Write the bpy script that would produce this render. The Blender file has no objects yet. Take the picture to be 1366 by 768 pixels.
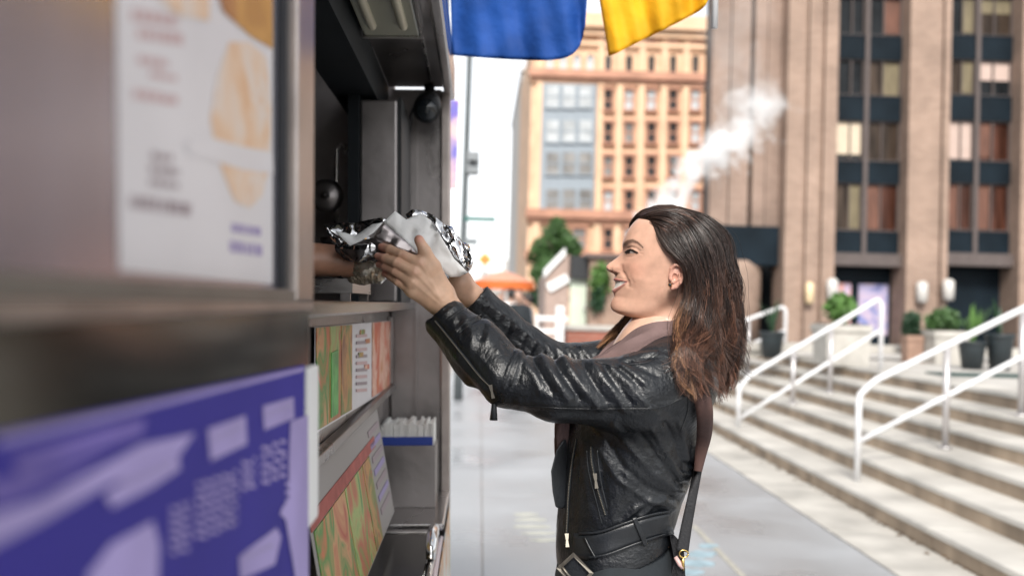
import bpy, bmesh, math, random
import numpy as np
from mathutils import Vector, Matrix, noise as mnoise
random.seed(7); RNG = np.random.default_rng(11)
scene = bpy.context.scene
COL = scene.collection
PI = math.pi

# ------------------------------------------------------------------ camera
F = 1328.0                      # focal length in photo pixels (35 mm lens)
CAMH = 1.45
ROLL = math.radians(1.5)
_x0 = -43*math.cos(ROLL) + 21*math.sin(ROLL)
_y0 = 43*math.sin(ROLL) + 21*math.cos(ROLL)
YAW = math.atan(-_x0/F); PITCH = math.atan(_y0/F)
camd = bpy.data.cameras.new('camera'); cam = bpy.data.objects.new('camera', camd); COL.objects.link(cam)
CM = Matrix.Rotation(-YAW, 3, 'Z') @ Matrix.Rotation(PI/2+PITCH, 3, 'X') @ Matrix.Rotation(ROLL, 3, 'Z')
cam.matrix_world = Matrix.Translation((0, 0, CAMH)) @ CM.to_4x4()
camd.lens = 35.0; camd.sensor_width = 36.0; camd.clip_start = 0.02; camd.clip_end = 6000
camd.dof.use_dof = True; camd.dof.focus_distance = 1.93; camd.dof.aperture_fstop = 2.6
scene.camera = cam
CMN = np.array(CM); CPN = np.array([0, 0, CAMH])

def cam2world(p):               # n x 3 camera-frame metres (right, up, away) -> world
    p = np.asarray(p, float).reshape(-1, 3)
    return (p*np.array([1, 1, -1])) @ CMN.T + CPN
def cc(u, v, d):                # point seen at photo pixel u,v at depth d, in the camera frame
    return np.array([(u-683)/F*d, -(v-384)/F*d, d])
def at(u, v, d):                # the same in world space
    return cam2world(cc(u, v, d))[0]
def aty(u, v, Y):               # where the sight line of a pixel meets the plane y = Y
    r = at(u, v, 1)-CPN
    return CPN + r*(Y/r[1])
def atz(u, v, z):
    r = at(u, v, 1)-CPN
    return CPN + r*((z-CAMH)/r[2])

# ------------------------------------------------------------------ mesh builder
class MB:
    def __init__(s): s.v = []; s.f = []; s.smooth = []
    def add(s, vs, fs, smooth=False):
        n = len(s.v); s.v.extend([tuple(map(float, p)) for p in vs]); s.f.extend([tuple(i+n for i in f) for f in fs]); s.smooth += [smooth]*len(fs); return s
    def box(s, x0, x1, y0, y1, z0, z1, fn=None):
        vs = [(x, y, z) for z in (z0, z1) for y in (y0, y1) for x in (x0, x1)]
        if fn: vs = [fn(*p) for p in vs]
        return s.add(vs, [(0,2,3,1),(4,5,7,6),(0,1,5,4),(2,6,7,3),(0,4,6,2),(1,3,7,5)])
    def bbox(s, x0, x1, y0, y1, z0, z1, b=0.01, fn=None):      # box with chamfered edges
        bm = bmesh.new()
        vs = [bm.verts.new(p) for p in [(x, y, z) for z in (z0, z1) for y in (y0, y1) for x in (x0, x1)]]
        for f in [(0,2,3,1),(4,5,7,6),(0,1,5,4),(2,6,7,3),(0,4,6,2),(1,3,7,5)]: bm.faces.new([vs[i] for i in f])
        bmesh.ops.bevel(bm, geom=bm.edges[:], offset=b, segments=2, affect='EDGES', profile=.6)
        bm.verts.index_update()
        pts = [v.co[:] for v in bm.verts]
        if fn: pts = [fn(*p) for p in pts]
        s.add(pts, [[v.index for v in f.verts] for f in bm.faces]); bm.free(); return s
    def tube(s, pts, r, n=10, cap=True):
        pts = [Vector(p) for p in pts]; rs = r if isinstance(r, (list, tuple)) else [r]*len(pts)
        vs = []; up = None
        for i, p in enumerate(pts):
            t = (pts[min(i+1, len(pts)-1)]-pts[max(i-1, 0)]).normalized()
            if up is None:
                up = t.orthogonal().normalized()
            up = (up - t*up.dot(t)).normalized(); b = t.cross(up)
            for k in range(n):
                a = 2*PI*k/n; vs.append(p + (up*math.cos(a)+b*math.sin(a))*rs[i])
        fs = [(i*n+k, i*n+(k+1) % n, (i+1)*n+(k+1) % n, (i+1)*n+k) for i in range(len(pts)-1) for k in range(n)]
        if cap: fs += [tuple(range(n))[::-1], tuple((len(pts)-1)*n+k for k in range(n))]
        return s.add(vs, fs, True)
    def lathe(s, prof, c=(0, 0, 0), n=24, fn=None):
        vs = []
        for r, z in prof:
            for k in range(n):
                a = 2*PI*k/n; p = (c[0]+r*math.cos(a), c[1]+r*math.sin(a), c[2]+z); vs.append(fn(*p) if fn else p)
        m = len(prof)
        fs = [(i*n+k, i*n+(k+1) % n, (i+1)*n+(k+1) % n, (i+1)*n+k) for i in range(m-1) for k in range(n)]
        fs += [tuple(range(n))[::-1], tuple((m-1)*n+k for k in range(n))]
        return s.add(vs, fs, True)
    def poly(s, pts): return s.add(pts, [tuple(range(len(pts)))])
    def prism(s, pts, off):
        n = len(pts); off = Vector(off); vs = [Vector(p) for p in pts]+[Vector(p)+off for p in pts]
        return s.add(vs, [tuple(range(n))[::-1], tuple(range(n, 2*n))]+[(i, (i+1) % n, n+(i+1) % n, n+i) for i in range(n)])
    def grid(s, P, smooth=True, closed=False):
        P = np.asarray(P, float); a, b = P.shape[:2]
        fs = [(i*b+j, i*b+(j+1) % b, (i+1)*b+(j+1) % b, (i+1)*b+j) for i in range(a-1) for j in range(b if closed else b-1)]
        return s.add(P.reshape(-1, 3), fs, smooth)
    def build(s, name, mat, parent=None, loc=None, fix=True):
        me = bpy.data.meshes.new(name)
        o = bpy.data.objects.new(name, me)
        org = Vector(parent['_org']) if parent is not None else Vector(loc if loc is not None else (0, 0, 0))
        me.from_pydata([tuple(Vector(p)-org) for p in s.v], [], s.f)
        me.polygons.foreach_set('use_smooth', s.smooth)
        if fix:
            bm = bmesh.new(); bm.from_mesh(me); bmesh.ops.recalc_face_normals(bm, faces=bm.faces); bm.to_mesh(me); bm.free()
        me.materials.append(mat); COL.objects.link(o)
        if parent is not None: o.parent = parent; o['_org'] = parent['_org']
        else: o.location = org; o['_org'] = list(org)
        return o

def nmesh(name, V, FQ, mat, parent=None, col=None, smooth=True, loc=(0, 0, 0)):   # fast mesh from numpy arrays (quads or tris)
    me = bpy.data.meshes.new(name)
    org = np.array(parent['_org'][:] if parent is not None else loc, float)
    V = np.asarray(V, float)-org; FQ = np.asarray(FQ, int); k = FQ.shape[1]
    me.vertices.add(len(V)); me.vertices.foreach_set('co', V.astype(np.float32).ravel())
    me.loops.add(FQ.size); me.loops.foreach_set('vertex_index', FQ.astype(np.int32).ravel())
    me.polygons.add(len(FQ)); me.polygons.foreach_set('loop_start', np.arange(0, FQ.size, k, dtype=np.int32))
    me.update(calc_edges=True)
    me.polygons.foreach_set('use_smooth', np.full(len(FQ), smooth))
    if col is not None:
        a = me.color_attributes.new('Col', 'FLOAT_COLOR', 'POINT')
        c = np.ones((len(V), 4), np.float32); c[:, :3] = col; a.data.foreach_set('color', c.ravel())
    me.validate(); me.materials.append(mat)
    o = bpy.data.objects.new(name, me); COL.objects.link(o)
    if parent is not None: o.parent = parent
    else: o.location = org
    o['_org'] = list(org)
    return o

def thing(name, label, cat, loc, group=None):
    o = bpy.data.objects.new(name, None); COL.objects.link(o); o.location = loc; o['_org'] = [float(c) for c in loc]
    o.empty_display_size = .1
    return tag(o, label, cat, group)
def tag(o, label, cat, group=None):
    o['label'] = label; o['category'] = cat
    if group: o['group'] = group
    return o
def struct(o, kind='structure'): o['kind'] = kind; return o
def copy_tree(o, parent=None):
    c = o.copy(); COL.objects.link(c)
    if parent is not None: c.parent = parent
    for ch in list(o.children): copy_tree(ch, c)
    return c

# ------------------------------------------------------------------ materials
def lin(r, g, b): return tuple((c/255/12.92 if c/255 <= .04045 else ((c/255+.055)/1.055)**2.4) for c in (r, g, b))
def mat(name, color, rough=.6, metal=0, noise=0, nscale=8, bump=0, bscale=60, spec=.5, stretch=None, coat=0, trans=0, rnoise=0, sss=0, attr=False, detail=6, bdist=.01, translucent=0):
    m = bpy.data.materials.new(name); m.use_nodes = True; nt = m.node_tree; N = nt.nodes; L = nt.links
    b = N['Principled BSDF']
    b.inputs['Base Color'].default_value = (*color, 1); b.inputs['Roughness'].default_value = rough; b.inputs['Metallic'].default_value = metal
    b.inputs['Specular IOR Level'].default_value = spec; b.inputs['Coat Weight'].default_value = coat; b.inputs['Transmission Weight'].default_value = trans
    tc = N.new('ShaderNodeTexCoord'); mp = N.new('ShaderNodeMapping'); L.new(tc.outputs['Object'], mp.inputs['Vector'])
    if stretch: mp.inputs['Scale'].default_value = stretch
    src = None
    if attr:
        at_ = N.new('ShaderNodeAttribute'); at_.attribute_name = 'Col'; src = at_.outputs['Color']; L.new(src, b.inputs['Base Color'])
    if noise or rnoise:
        nz = N.new('ShaderNodeTexNoise'); nz.inputs['Scale'].default_value = nscale; nz.inputs['Detail'].default_value = detail; L.new(mp.outputs['Vector'], nz.inputs['Vector'])
    if noise:
        mr = N.new('ShaderNodeMapRange'); mr.inputs['From Min'].default_value = .3; mr.inputs['From Max'].default_value = .7
        mr.inputs['To Min'].default_value = 1-noise; mr.inputs['To Max'].default_value = 1+noise; L.new(nz.outputs['Fac'], mr.inputs['Value'])
        mx = N.new('ShaderNodeMix'); mx.data_type = 'RGBA'; mx.blend_type = 'MULTIPLY'; mx.inputs['Factor'].default_value = 1
        if src: L.new(src, mx.inputs['A'])
        else: mx.inputs['A'].default_value = (*color, 1)
        L.new(mr.outputs['Result'], mx.inputs['B']); L.new(mx.outputs['Result'], b.inputs['Base Color'])
    if rnoise:
        m2 = N.new('ShaderNodeMapRange'); m2.inputs['From Min'].default_value = .3; m2.inputs['From Max'].default_value = .7
        m2.inputs['To Min'].default_value = max(0.02, rough-rnoise); m2.inputs['To Max'].default_value = min(1, rough+rnoise); L.new(nz.outputs['Fac'], m2.inputs['Value']); L.new(m2.outputs['Result'], b.inputs['Roughness'])
    if bump:
        nb = N.new('ShaderNodeTexNoise'); nb.inputs['Scale'].default_value = bscale; nb.inputs['Detail'].default_value = 5; L.new(mp.outputs['Vector'], nb.inputs['Vector'])
        bp = N.new('ShaderNodeBump'); bp.inputs['Strength'].default_value = bump; bp.inputs['Distance'].default_value = bdist; L.new(nb.outputs['Fac'], bp.inputs['Height']); L.new(bp.outputs['Normal'], b.inputs['Normal'])
    if sss:
        b.inputs['Subsurface Weight'].default_value = sss; b.inputs['Subsurface Radius'].default_value = (1, .35, .2); b.inputs['Subsurface Scale'].default_value = .008
    if translucent:
        tl = N.new('ShaderNodeBsdfTranslucent'); tl.inputs['Color'].default_value = (*color, 1); ms = N.new('ShaderNodeMixShader'); ms.inputs[0].default_value = translucent
        L.new(b.outputs[0], ms.inputs[1]); L.new(tl.outputs[0], ms.inputs[2]); L.new(ms.outputs[0], N['Material Output'].inputs['Surface'])
    return m
def brick(name, c1, c2, mortar, scale=1.0, bw=.22, bh=.075, rough=.85, noise=.25, nscale=.5, bump=.4):
    m = mat(name, c1, rough); nt = m.node_tree; N = nt.nodes; L = nt.links; b = N['Principled BSDF']
    tc = N.new('ShaderNodeTexCoord'); sx = N.new('ShaderNodeSeparateXYZ'); L.new(tc.outputs['Object'], sx.inputs[0])
    ad = N.new('ShaderNodeMath'); L.new(sx.outputs[0], ad.inputs[0]); L.new(sx.outputs[1], ad.inputs[1])
    cb = N.new('ShaderNodeCombineXYZ'); L.new(ad.outputs[0], cb.inputs[0]); L.new(sx.outputs[2], cb.inputs[1])
    br = N.new('ShaderNodeTexBrick'); L.new(cb.outputs[0], br.inputs['Vector'])
    br.inputs['Scale'].default_value = 1/scale; br.inputs['Brick Width'].default_value = bw; br.inputs['Row Height'].default_value = bh; br.inputs['Mortar Size'].default_value = .008
    br.inputs['Color1'].default_value = (*c1, 1); br.inputs['Color2'].default_value = (*c2, 1); br.inputs['Mortar'].default_value = (*mortar, 1)
    nz = N.new('ShaderNodeTexNoise'); nz.inputs['Scale'].default_value = nscale; nz.inputs['Detail'].default_value = 8; L.new(tc.outputs['Object'], nz.inputs['Vector'])
    mr = N.new('ShaderNodeMapRange'); mr.inputs['From Min'].default_value = .3; mr.inputs['From Max'].default_value = .7; mr.inputs['To Min'].default_value = 1-noise; mr.inputs['To Max'].default_value = 1+noise
    L.new(nz.outputs['Fac'], mr.inputs['Value'])
    mx = N.new('ShaderNodeMix'); mx.data_type = 'RGBA'; mx.blend_type = 'MULTIPLY'; mx.inputs['Factor'].default_value = 1
    L.new(br.outputs['Color'], mx.inputs['A']); L.new(mr.outputs['Result'], mx.inputs['B']); L.new(mx.outputs['Result'], b.inputs['Base Color'])
    bp = N.new('ShaderNodeBump'); bp.inputs['Strength'].default_value = bump; bp.inputs['Distance'].default_value = .01; bp.invert = True; L.new(br.outputs['Fac'], bp.inputs['Height']); L.new(bp.outputs['Normal'], b.inputs['Normal'])
    return m
M = {}
M['steel'] = mat('stainless_steel', (.50, .48, .47), .28, 1, noise=.12, nscale=6, rnoise=.1, bump=.06, bscale=40, stretch=(1, .15, 4))
M['steel_dark'] = mat('worn_steel', (.26, .24, .235), .36, .9, noise=.25, nscale=5, rnoise=.12, bump=.08, bscale=30)
M['steel_bright'] = mat('bright_steel', (.62, .6, .58), .25, 1, noise=.1, nscale=10, rnoise=.08)
M['chrome'] = mat('chrome', (.8, .8, .8), .08, 1)
M['black'] = mat('black_plastic', (.012, .013, .015), .4, noise=.2)
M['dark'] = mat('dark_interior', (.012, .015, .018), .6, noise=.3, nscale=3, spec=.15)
M['white'] = mat('white_paint', (.78, .78, .77), .45, noise=.06, nscale=3)
M['rail'] = mat('rail_paint', (.66, .66, .67), .35, noise=.1, nscale=7)
M['post'] = mat('post_steel', (.48, .46, .46), .35, .6, noise=.1)
M['asphalt'] = mat('asphalt', (.06, .06, .062), .85, noise=.3, nscale=2, bump=.3, bscale=80)
M['glass_dark'] = mat('dark_window_glass', (.012, .016, .02), .06, 0, spec=.7)
M['brass'] = mat('brass', (.6, .42, .15), .25, 1)
M['gun'] = mat('zip_metal', (.22, .2, .17), .5, 1)

# ------------------------------------------------------------------ light
world = bpy.data.worlds.new('World'); scene.world = world; world.use_nodes = True
wn = world.node_tree; bg = wn.nodes['Background']
SUN_EL = math.radians(41); SUN_AZ = math.radians(188)       # compass angle from +Y, clockwise
sky = wn.nodes.new('ShaderNodeTexSky'); sky.sky_type = 'NISHITA'; sky.sun_disc = False; sky.sun_elevation = SUN_EL; sky.sun_rotation = SUN_AZ
sky.air_density = 1.0; sky.dust_density = 1.0; sky.ozone_density = 1.0
hs = wn.nodes.new('ShaderNodeHueSaturation'); hs.inputs['Saturation'].default_value = .14
wn.links.new(sky.outputs[0], hs.inputs['Color']); wn.links.new(hs.outputs[0], bg.inputs['Color']); bg.inputs['Strength'].default_value = .085
sl = bpy.data.lights.new('sun', 'SUN'); so = bpy.data.objects.new('sun', sl); COL.objects.link(so)
sl.energy = 1.5; sl.angle = math.radians(14); sl.color = (1, .95, .88)
sd = Vector((math.sin(SUN_AZ)*math.cos(SUN_EL), math.cos(SUN_AZ)*math.cos(SUN_EL), math.sin(SUN_EL)))
so.rotation_euler = sd.to_track_quat('Z', 'Y').to_euler(); so.location = sd*50
vs = scene.view_settings; scene.display_settings.display_device = 'sRGB'
vs.view_transform = 'Standard'; vs.look = 'None'; vs.gamma = 1; vs.use_curve_mapping = False; vs.exposure = 1.63
scene.cycles.max_bounces = 8; scene.cycles.use_denoising = True; scene.cycles.volume_bounces = 6
scene.cycles.sample_clamp_indirect = 6; scene.cycles.caustics_reflective = False; scene.cycles.caustics_refractive = False
# ------------------------------------------------------------------ implicit surfaces
def snets(Fd, o, h):            # surface nets: field (inside < 0) -> verts, quads
    nx, ny, nz = Fd.shape; S = Fd < 0
    cs = [(i, j, k) for i in (0, 1) for j in (0, 1) for k in (0, 1)]
    cnt = np.zeros((nx-1, ny-1, nz-1), np.int8)
    for i, j, k in cs: cnt += S[i:nx-1+i, j:ny-1+j, k:nz-1+k]
    mask = (cnt > 0) & (cnt < 8); idx = np.full(mask.shape, -1, np.int64); n = int(mask.sum()); idx[mask] = np.arange(n)
    cells = np.argwhere(mask); V = np.stack([Fd[cells[:, 0]+i, cells[:, 1]+j, cells[:, 2]+k] for i, j, k in cs], 1)
    ps = np.zeros((n, 3)); pn = np.zeros(n); C = np.array(cs, float)
    for a in range(8):
        for b in range(a+1, 8):
            if np.abs(C[a]-C[b]).sum() != 1: continue
            cr = (V[:, a] < 0) != (V[:, b] < 0); dn = V[:, a]-V[:, b]; t = np.where(cr, V[:, a]/np.where(dn == 0, 1, dn), 0)
            ps += np.where(cr[:, None], C[a]+(C[b]-C[a])*t[:, None], 0); pn += cr
    verts = np.array(o)+h*(cells+ps/pn[:, None]); Q = []
    for ax in range(3):
        sl = [slice(1, -1)]*3; s0 = list(sl); s1 = list(sl); s0[ax] = slice(0, -1); s1[ax] = slice(1, None)
        A = S[tuple(s0)]; B = S[tuple(s1)]; cr = np.argwhere(A != B); flip = A[A != B]
        off = np.array([1, 1, 1]); off[ax] = 0; c = cr+off
        p, q = [(1, 2), (2, 0), (0, 1)][ax]; e = np.eye(3, dtype=int)
        g = lambda d: idx[d[:, 0], d[:, 1], d[:, 2]]
        quad = np.stack([g(c-e[p]-e[q]), g(c-e[q]), g(c), g(c-e[p])], 1)
        quad[~flip] = quad[~flip][:, ::-1]; Q.append(quad)
    return verts, np.concatenate(Q)
def gridpts(lo, hi, h):
    ax = [np.arange(lo[i], hi[i]+h, h, dtype=np.float32) for i in range(3)]
    return np.meshgrid(*ax, indexing='ij'), [a[0] for a in ax]
def smin(a, b, k):
    if k <= 0: return np.minimum(a, b)
    h = np.maximum(k-np.abs(a-b), 0)/k; return np.minimum(a, b)-h*h*k*.25
def cone(G, a, b, ra, rb):
    ba = np.array(b)-np.array(a); L2 = float(ba@ba)+1e-12
    px, py, pz = G[0]-a[0], G[1]-a[1], G[2]-a[2]
    t = np.clip((px*ba[0]+py*ba[1]+pz*ba[2])/L2, 0, 1)
    return np.sqrt((px-t*ba[0])**2+(py-t*ba[1])**2+(pz-t*ba[2])**2)-(ra+(rb-ra)*t)
def ell(G, c, r, ax=None):      # ellipsoid; ax = 3x3 rows of axes
    p = [G[i]-c[i] for i in range(3)]
    if ax is not None: p = [p[0]*ax[i][0]+p[1]*ax[i][1]+p[2]*ax[i][2] for i in range(3)]
    k = np.sqrt(sum((p[i]/r[i])**2 for i in range(3))); return (k-1)*min(r)
def chain(G, pts, rs, k=0):
    d = None
    for i in range(len(pts)-1):
        c = cone(G, pts[i], pts[i+1], rs[i], rs[i+1]); d = c if d is None else smin(d, c, k)
    return d
def vnormals(V, Q):
    a, b, c = V[Q[:, 0]], V[Q[:, 1]], V[Q[:, 2]]; n = np.cross(c-a, (V[Q[:, -1]] if Q.shape[1] == 4 else c)-b) if Q.shape[1] == 4 else np.cross(b-a, c-a)
    N = np.zeros_like(V)
    for i in range(Q.shape[1]): np.add.at(N, Q[:, i], n)
    return N/np.maximum(np.linalg.norm(N, axis=1, keepdims=True), 1e-12)
def crom(P, n):                 # Catmull-Rom through P, n samples, even in arc length
    P = np.asarray(P, float); E = np.vstack([2*P[0]-P[1], P, 2*P[-1]-P[-2]]); out = []
    for i in range(len(P)-1):
        t = np.linspace(0, 1, 24, endpoint=False)[:, None]; a, b, c, d = E[i:i+4]
        out.append(.5*((2*b)+(-a+c)*t+(2*a-5*b+4*c-d)*t**2+(-a+3*b-3*c+d)*t**3))
    out = np.vstack(out+[P[-1:]]); s = np.r_[0, np.cumsum(np.linalg.norm(np.diff(out[:, :3], axis=0), axis=1))]
    return np.stack([np.interp(np.linspace(0, s[-1], n), s, out[:, i]) for i in range(out.shape[1])], 1)
def sdist(U, P):                # distance of 2-D points U to polyline P
    P = np.asarray(P, float); d = np.full(len(U), 1e9)
    for a, b in zip(P[:-1], P[1:]):
        ba = b-a; t = np.clip(((U-a)@ba)/(ba@ba+1e-12), 0, 1); d = np.minimum(d, np.linalg.norm(U-a-t[:, None]*ba, axis=1))
    return d
_nt = np.random.default_rng(5).random((32, 32, 32))
def vnoise(P, s):               # value noise, -1..1
    q = np.asarray(P)*s; i = np.floor(q).astype(int); f = q-i; f = f*f*(3-2*f); r = 0
    for a in (0, 1):
        for b in (0, 1):
            for c in (0, 1):
                w = (f[:, 0] if a else 1-f[:, 0])*(f[:, 1] if b else 1-f[:, 1])*(f[:, 2] if c else 1-f[:, 2])
                r = r+w*_nt[(i[:, 0]+a) % 32, (i[:, 1]+b) % 32, (i[:, 2]+c) % 32]
    return r*2-1
M['skin'] = mat('skin', (.55, .34, .25), .35, noise=.12, nscale=42, bump=.12, bscale=700, sss=.06, attr=True, bdist=.002)
M['cloth_dark'] = mat('dark_cloth', (.012, .016, .02), .85, noise=.25, nscale=30, bump=.2, bscale=300, bdist=.002)
M['cloth_grey'] = mat('grey_cloth', (.3, .3, .32), .85, noise=.2, nscale=20)
M['cloth_red'] = mat('red_cloth', (.4, .12, .1), .85, noise=.2, nscale=20)
def figure(name, label, foot, H, heading, arms, shirt, trousers, hair, group=None, skin=(.5, .3, .22), stride=.12, vox=.012, sleeve=3):
    """standing person: joints in a body frame (x right, y forward, z up), fractions of height H; arms = (left, right) lists of shoulder, elbow, wrist, fingertip"""
    root = thing(name, label, 'person', foot, group)
    ch, sh = math.cos(heading), math.sin(heading); R = np.array([[ch, -sh, 0], [sh, ch, 0], [0, 0, 1]])
    J = lambda p: np.array(p, float)*H
    hipL, hipR = J((-.05, 0, .52)), J((.05, 0, .52)); kL, kR = J((-.05, stride*.6, .28)), J((.05, -stride*.1, .28)); aL, aR = J((-.05, stride, .04)), J((.05, -stride, .045))
    lo = np.array([-.32*H, -.3*H, -.01]); hi = np.array([.32*H, .5*H, 1.02*H]); G, o = gridpts(lo, hi, vox)
    def arm(a, inf=0, upto=4):
        a = [J(p) for p in a][:upto]; return chain(G, a, [r*H+inf for r in (.03, .026, .018, .013)][:upto], .01)
    legs = lambda inf: smin(chain(G, [hipL, kL, aL], [.052*H+inf, .033*H+inf, .023*H+inf], .02), chain(G, [hipR, kR, aR], [.052*H+inf, .033*H+inf, .023*H+inf], .02), .02)
    torso = lambda inf: smin(smin(ell(G, J((0, 0, .72)), [.1*H+inf, .065*H+inf, .13*H+inf]), ell(G, J((0, 0, .56)), [.092*H+inf, .066*H+inf, .08*H+inf]), .06), cone(G, J((-.085, 0, .805)), J((.085, 0, .805)), .034*H+inf, .034*H+inf), .05)
    head = smin(smin(ell(G, J((0, .01, .935)), [.045*H, .055*H, .067*H]), cone(G, J((0, -.005, .83)), J((0, 0, .9)), .032*H, .03*H), .02), smin(cone(G, J((0, .06, .945)), J((0, .07, .925)), .006*H, .009*H), ell(G, J((0, .03, .895)), [.028*H, .03*H, .025*H]), .02), .015)
    foot_ = smin(cone(G, aL, aL+J((0, .07, -.02)), .022*H, .018*H), cone(G, aR, aR+J((0, .07, -.02)), .022*H, .018*H), 0)
    body = smin(smin(smin(torso(0), legs(0), .03), smin(arm(arms[0]), arm(arms[1]), 0), .02), smin(head, foot_, 0), .015)
    def put(nm, Fd, m, col=None):
        V, Q = snets(Fd, o, vox); W = V@R.T+np.array(foot)
        return nmesh(nm, W, Q, m, root, col=np.tile(col, (len(W), 1)) if col is not None else None)
    put('body', body, M['skin'], skin)
    put('shirt', smin(torso(.012), smin(arm(arms[0], .012, sleeve), arm(arms[1], .012, sleeve), 0), .02), shirt)
    put('trousers', np.maximum(smin(legs(.012), ell(G, J((0, 0, .55)), [.1*H, .074*H, .06*H]), .03), G[2]-.6*H), trousers)
    put('hair', np.maximum(ell(G, J((0, -.004, .945)), [.051*H, .06*H, .066*H]), G[1]*.8-(G[2]-.925*H)), hair)
    put('shoes', foot_-.008, M['black'])
    return root
# ------------------------------------------------------------------ ground, pavement, stairs
M['conc'] = mat('pavement_concrete', (.295, .305, .32), .38, noise=.3, nscale=.9, bump=.15, bscale=120, rnoise=.2, detail=9, bdist=.003)
M['conc_warm'] = mat('pale_concrete', (.44, .42, .385), .7, noise=.25, nscale=2.5, bump=.2, bscale=60, detail=9, bdist=.004)
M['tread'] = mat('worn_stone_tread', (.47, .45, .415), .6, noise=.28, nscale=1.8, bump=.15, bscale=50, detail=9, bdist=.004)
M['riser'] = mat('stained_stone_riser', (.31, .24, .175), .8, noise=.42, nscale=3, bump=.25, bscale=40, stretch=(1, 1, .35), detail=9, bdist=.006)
M['plaza'] = mat('plaza_paving', (.47, .45, .42), .65, noise=.12, nscale=1.2, bump=.1, bscale=40)
g = MB(); g.box(-2500, 2500, -2500, 2500, -.6, -.14); struct(g.build('ground', M['asphalt']))
pv = MB()
ys = [-6, -1.2, 3.2, 7.6, 12, 16.4, 20.8, 25.2, 29.6, 34]
for y0, y1 in zip(ys[:-1], ys[1:]):
    for x0, x1 in ((-.55, .055), (.055, 2.36)): pv.bbox(x0+.002, x1-.002, y0+.004, y1-.004, -.135, 0, .005)
struct(pv.build('pavement', M['conc']))
k = MB(); k.box(-.75, -.555, -6, 34, -.138, -.002); struct(k.build('kerb', M['conc_warm']))
jb = MB(); jb.box(-.55, 2.36, -6, 34, -.138, -.012); struct(jb.build('pavement_bed', M['riser']))
st = MB()
for i in range(13): st.bbox(2.372, 2.83, -6+1.8*i+.006, -4.2+1.8*i-.006, -.136, .004, .008)
struct(st.build('stone_border', M['conc_warm']))
M['chalk_blue'] = mat('faded_blue_paint', (.28, .38, .43), .7, noise=.25, nscale=12)
M['chalk_yellow'] = mat('faded_yellow_paint', (.36, .345, .3), .7, noise=.25, nscale=12)
M['chalk_pale'] = mat('faded_pale_paint', (.43, .43, .38), .7, noise=.15, nscale=12)
def blotch(m, spots, zz=.005):
    b = MB()
    for (u, v, du, dv) in spots:
        pts = []
        for k_ in range(18):
            a = 2*PI*k_/18; r = .75+.35*random.random(); p = atz(u+du*math.cos(a)*r, v+dv*math.sin(a)*r, zz); pts.append((p[0], p[1], zz))
        b.prism(pts, (0, 0, -.004))
    return b
struct(blotch(M['chalk_blue'], [(935, 738, 22, 5), (930, 750, 26, 5), (945, 727, 14, 3), (922, 762, 20, 4)]).build('pavement_marking', M['chalk_blue']))
yl = MB(); a_, b_ = atz(925, 700, .004), atz(992, 768, .004); dx = Vector((.018, 0, 0))
yl.prism([Vector(a_)-dx, Vector(b_)-dx, Vector(b_)+dx, Vector(a_)+dx], (0, 0, -.003)); struct(yl.build('pavement_marking', M['chalk_yellow']))
struct(blotch(M['chalk_pale'], [(700, 685, 18, 2), (708, 692, 22, 2), (712, 701, 26, 2.3), (720, 710, 24, 2.2), (726, 719, 18, 2)]).build('pavement_marking', M['chalk_pale']))

SX = [2.84, 3.19, 3.53, 3.87, 4.2, 4.53]; SH = .135; Y0, Y1 = -3.0, 17.5
stairs = thing('staircase', 'wide pale stone staircase of six worn steps with brown stained risers beside the pavement', 'stairs', (2.84, 7, 0))
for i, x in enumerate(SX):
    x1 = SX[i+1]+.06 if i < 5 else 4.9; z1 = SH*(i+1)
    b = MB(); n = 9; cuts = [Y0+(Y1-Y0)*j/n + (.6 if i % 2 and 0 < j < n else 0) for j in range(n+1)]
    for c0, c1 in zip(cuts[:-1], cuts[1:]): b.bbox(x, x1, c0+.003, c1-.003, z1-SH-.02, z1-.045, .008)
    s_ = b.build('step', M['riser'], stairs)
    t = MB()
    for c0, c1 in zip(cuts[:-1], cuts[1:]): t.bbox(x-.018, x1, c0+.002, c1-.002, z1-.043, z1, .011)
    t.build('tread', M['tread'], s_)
pl = MB(); pl.box(4.6, 70, Y0, Y1, -.2, SH*6-.004); struct(pl.build('plaza', M['plaza']))
lit = MB(); rl_ = random.Random(12)
for _ in range(170):
    x = 2.835-abs(rl_.gauss(0, .035)); y = rl_.uniform(2.5, 15); a = rl_.uniform(0, 6.28); s_ = rl_.uniform(.01, .032); dx_, dy_ = math.cos(a)*s_, math.sin(a)*s_; h_ = rl_.uniform(.001, .012)
    lit.add([(x-dx_, y-dy_, .006), (x-dy_*.45, y+dx_*.45, .006+h_), (x+dx_, y+dy_, .007), (x+dy_*.45, y-dx_*.45, .006+h_*.5)], [(0, 1, 2), (0, 2, 3)])
lo2 = lit.build('leaf_litter', mat('dead_leaves', (.12, .075, .04), .85, noise=.6, nscale=9)); lo2['kind'] = 'stuff'
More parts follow.
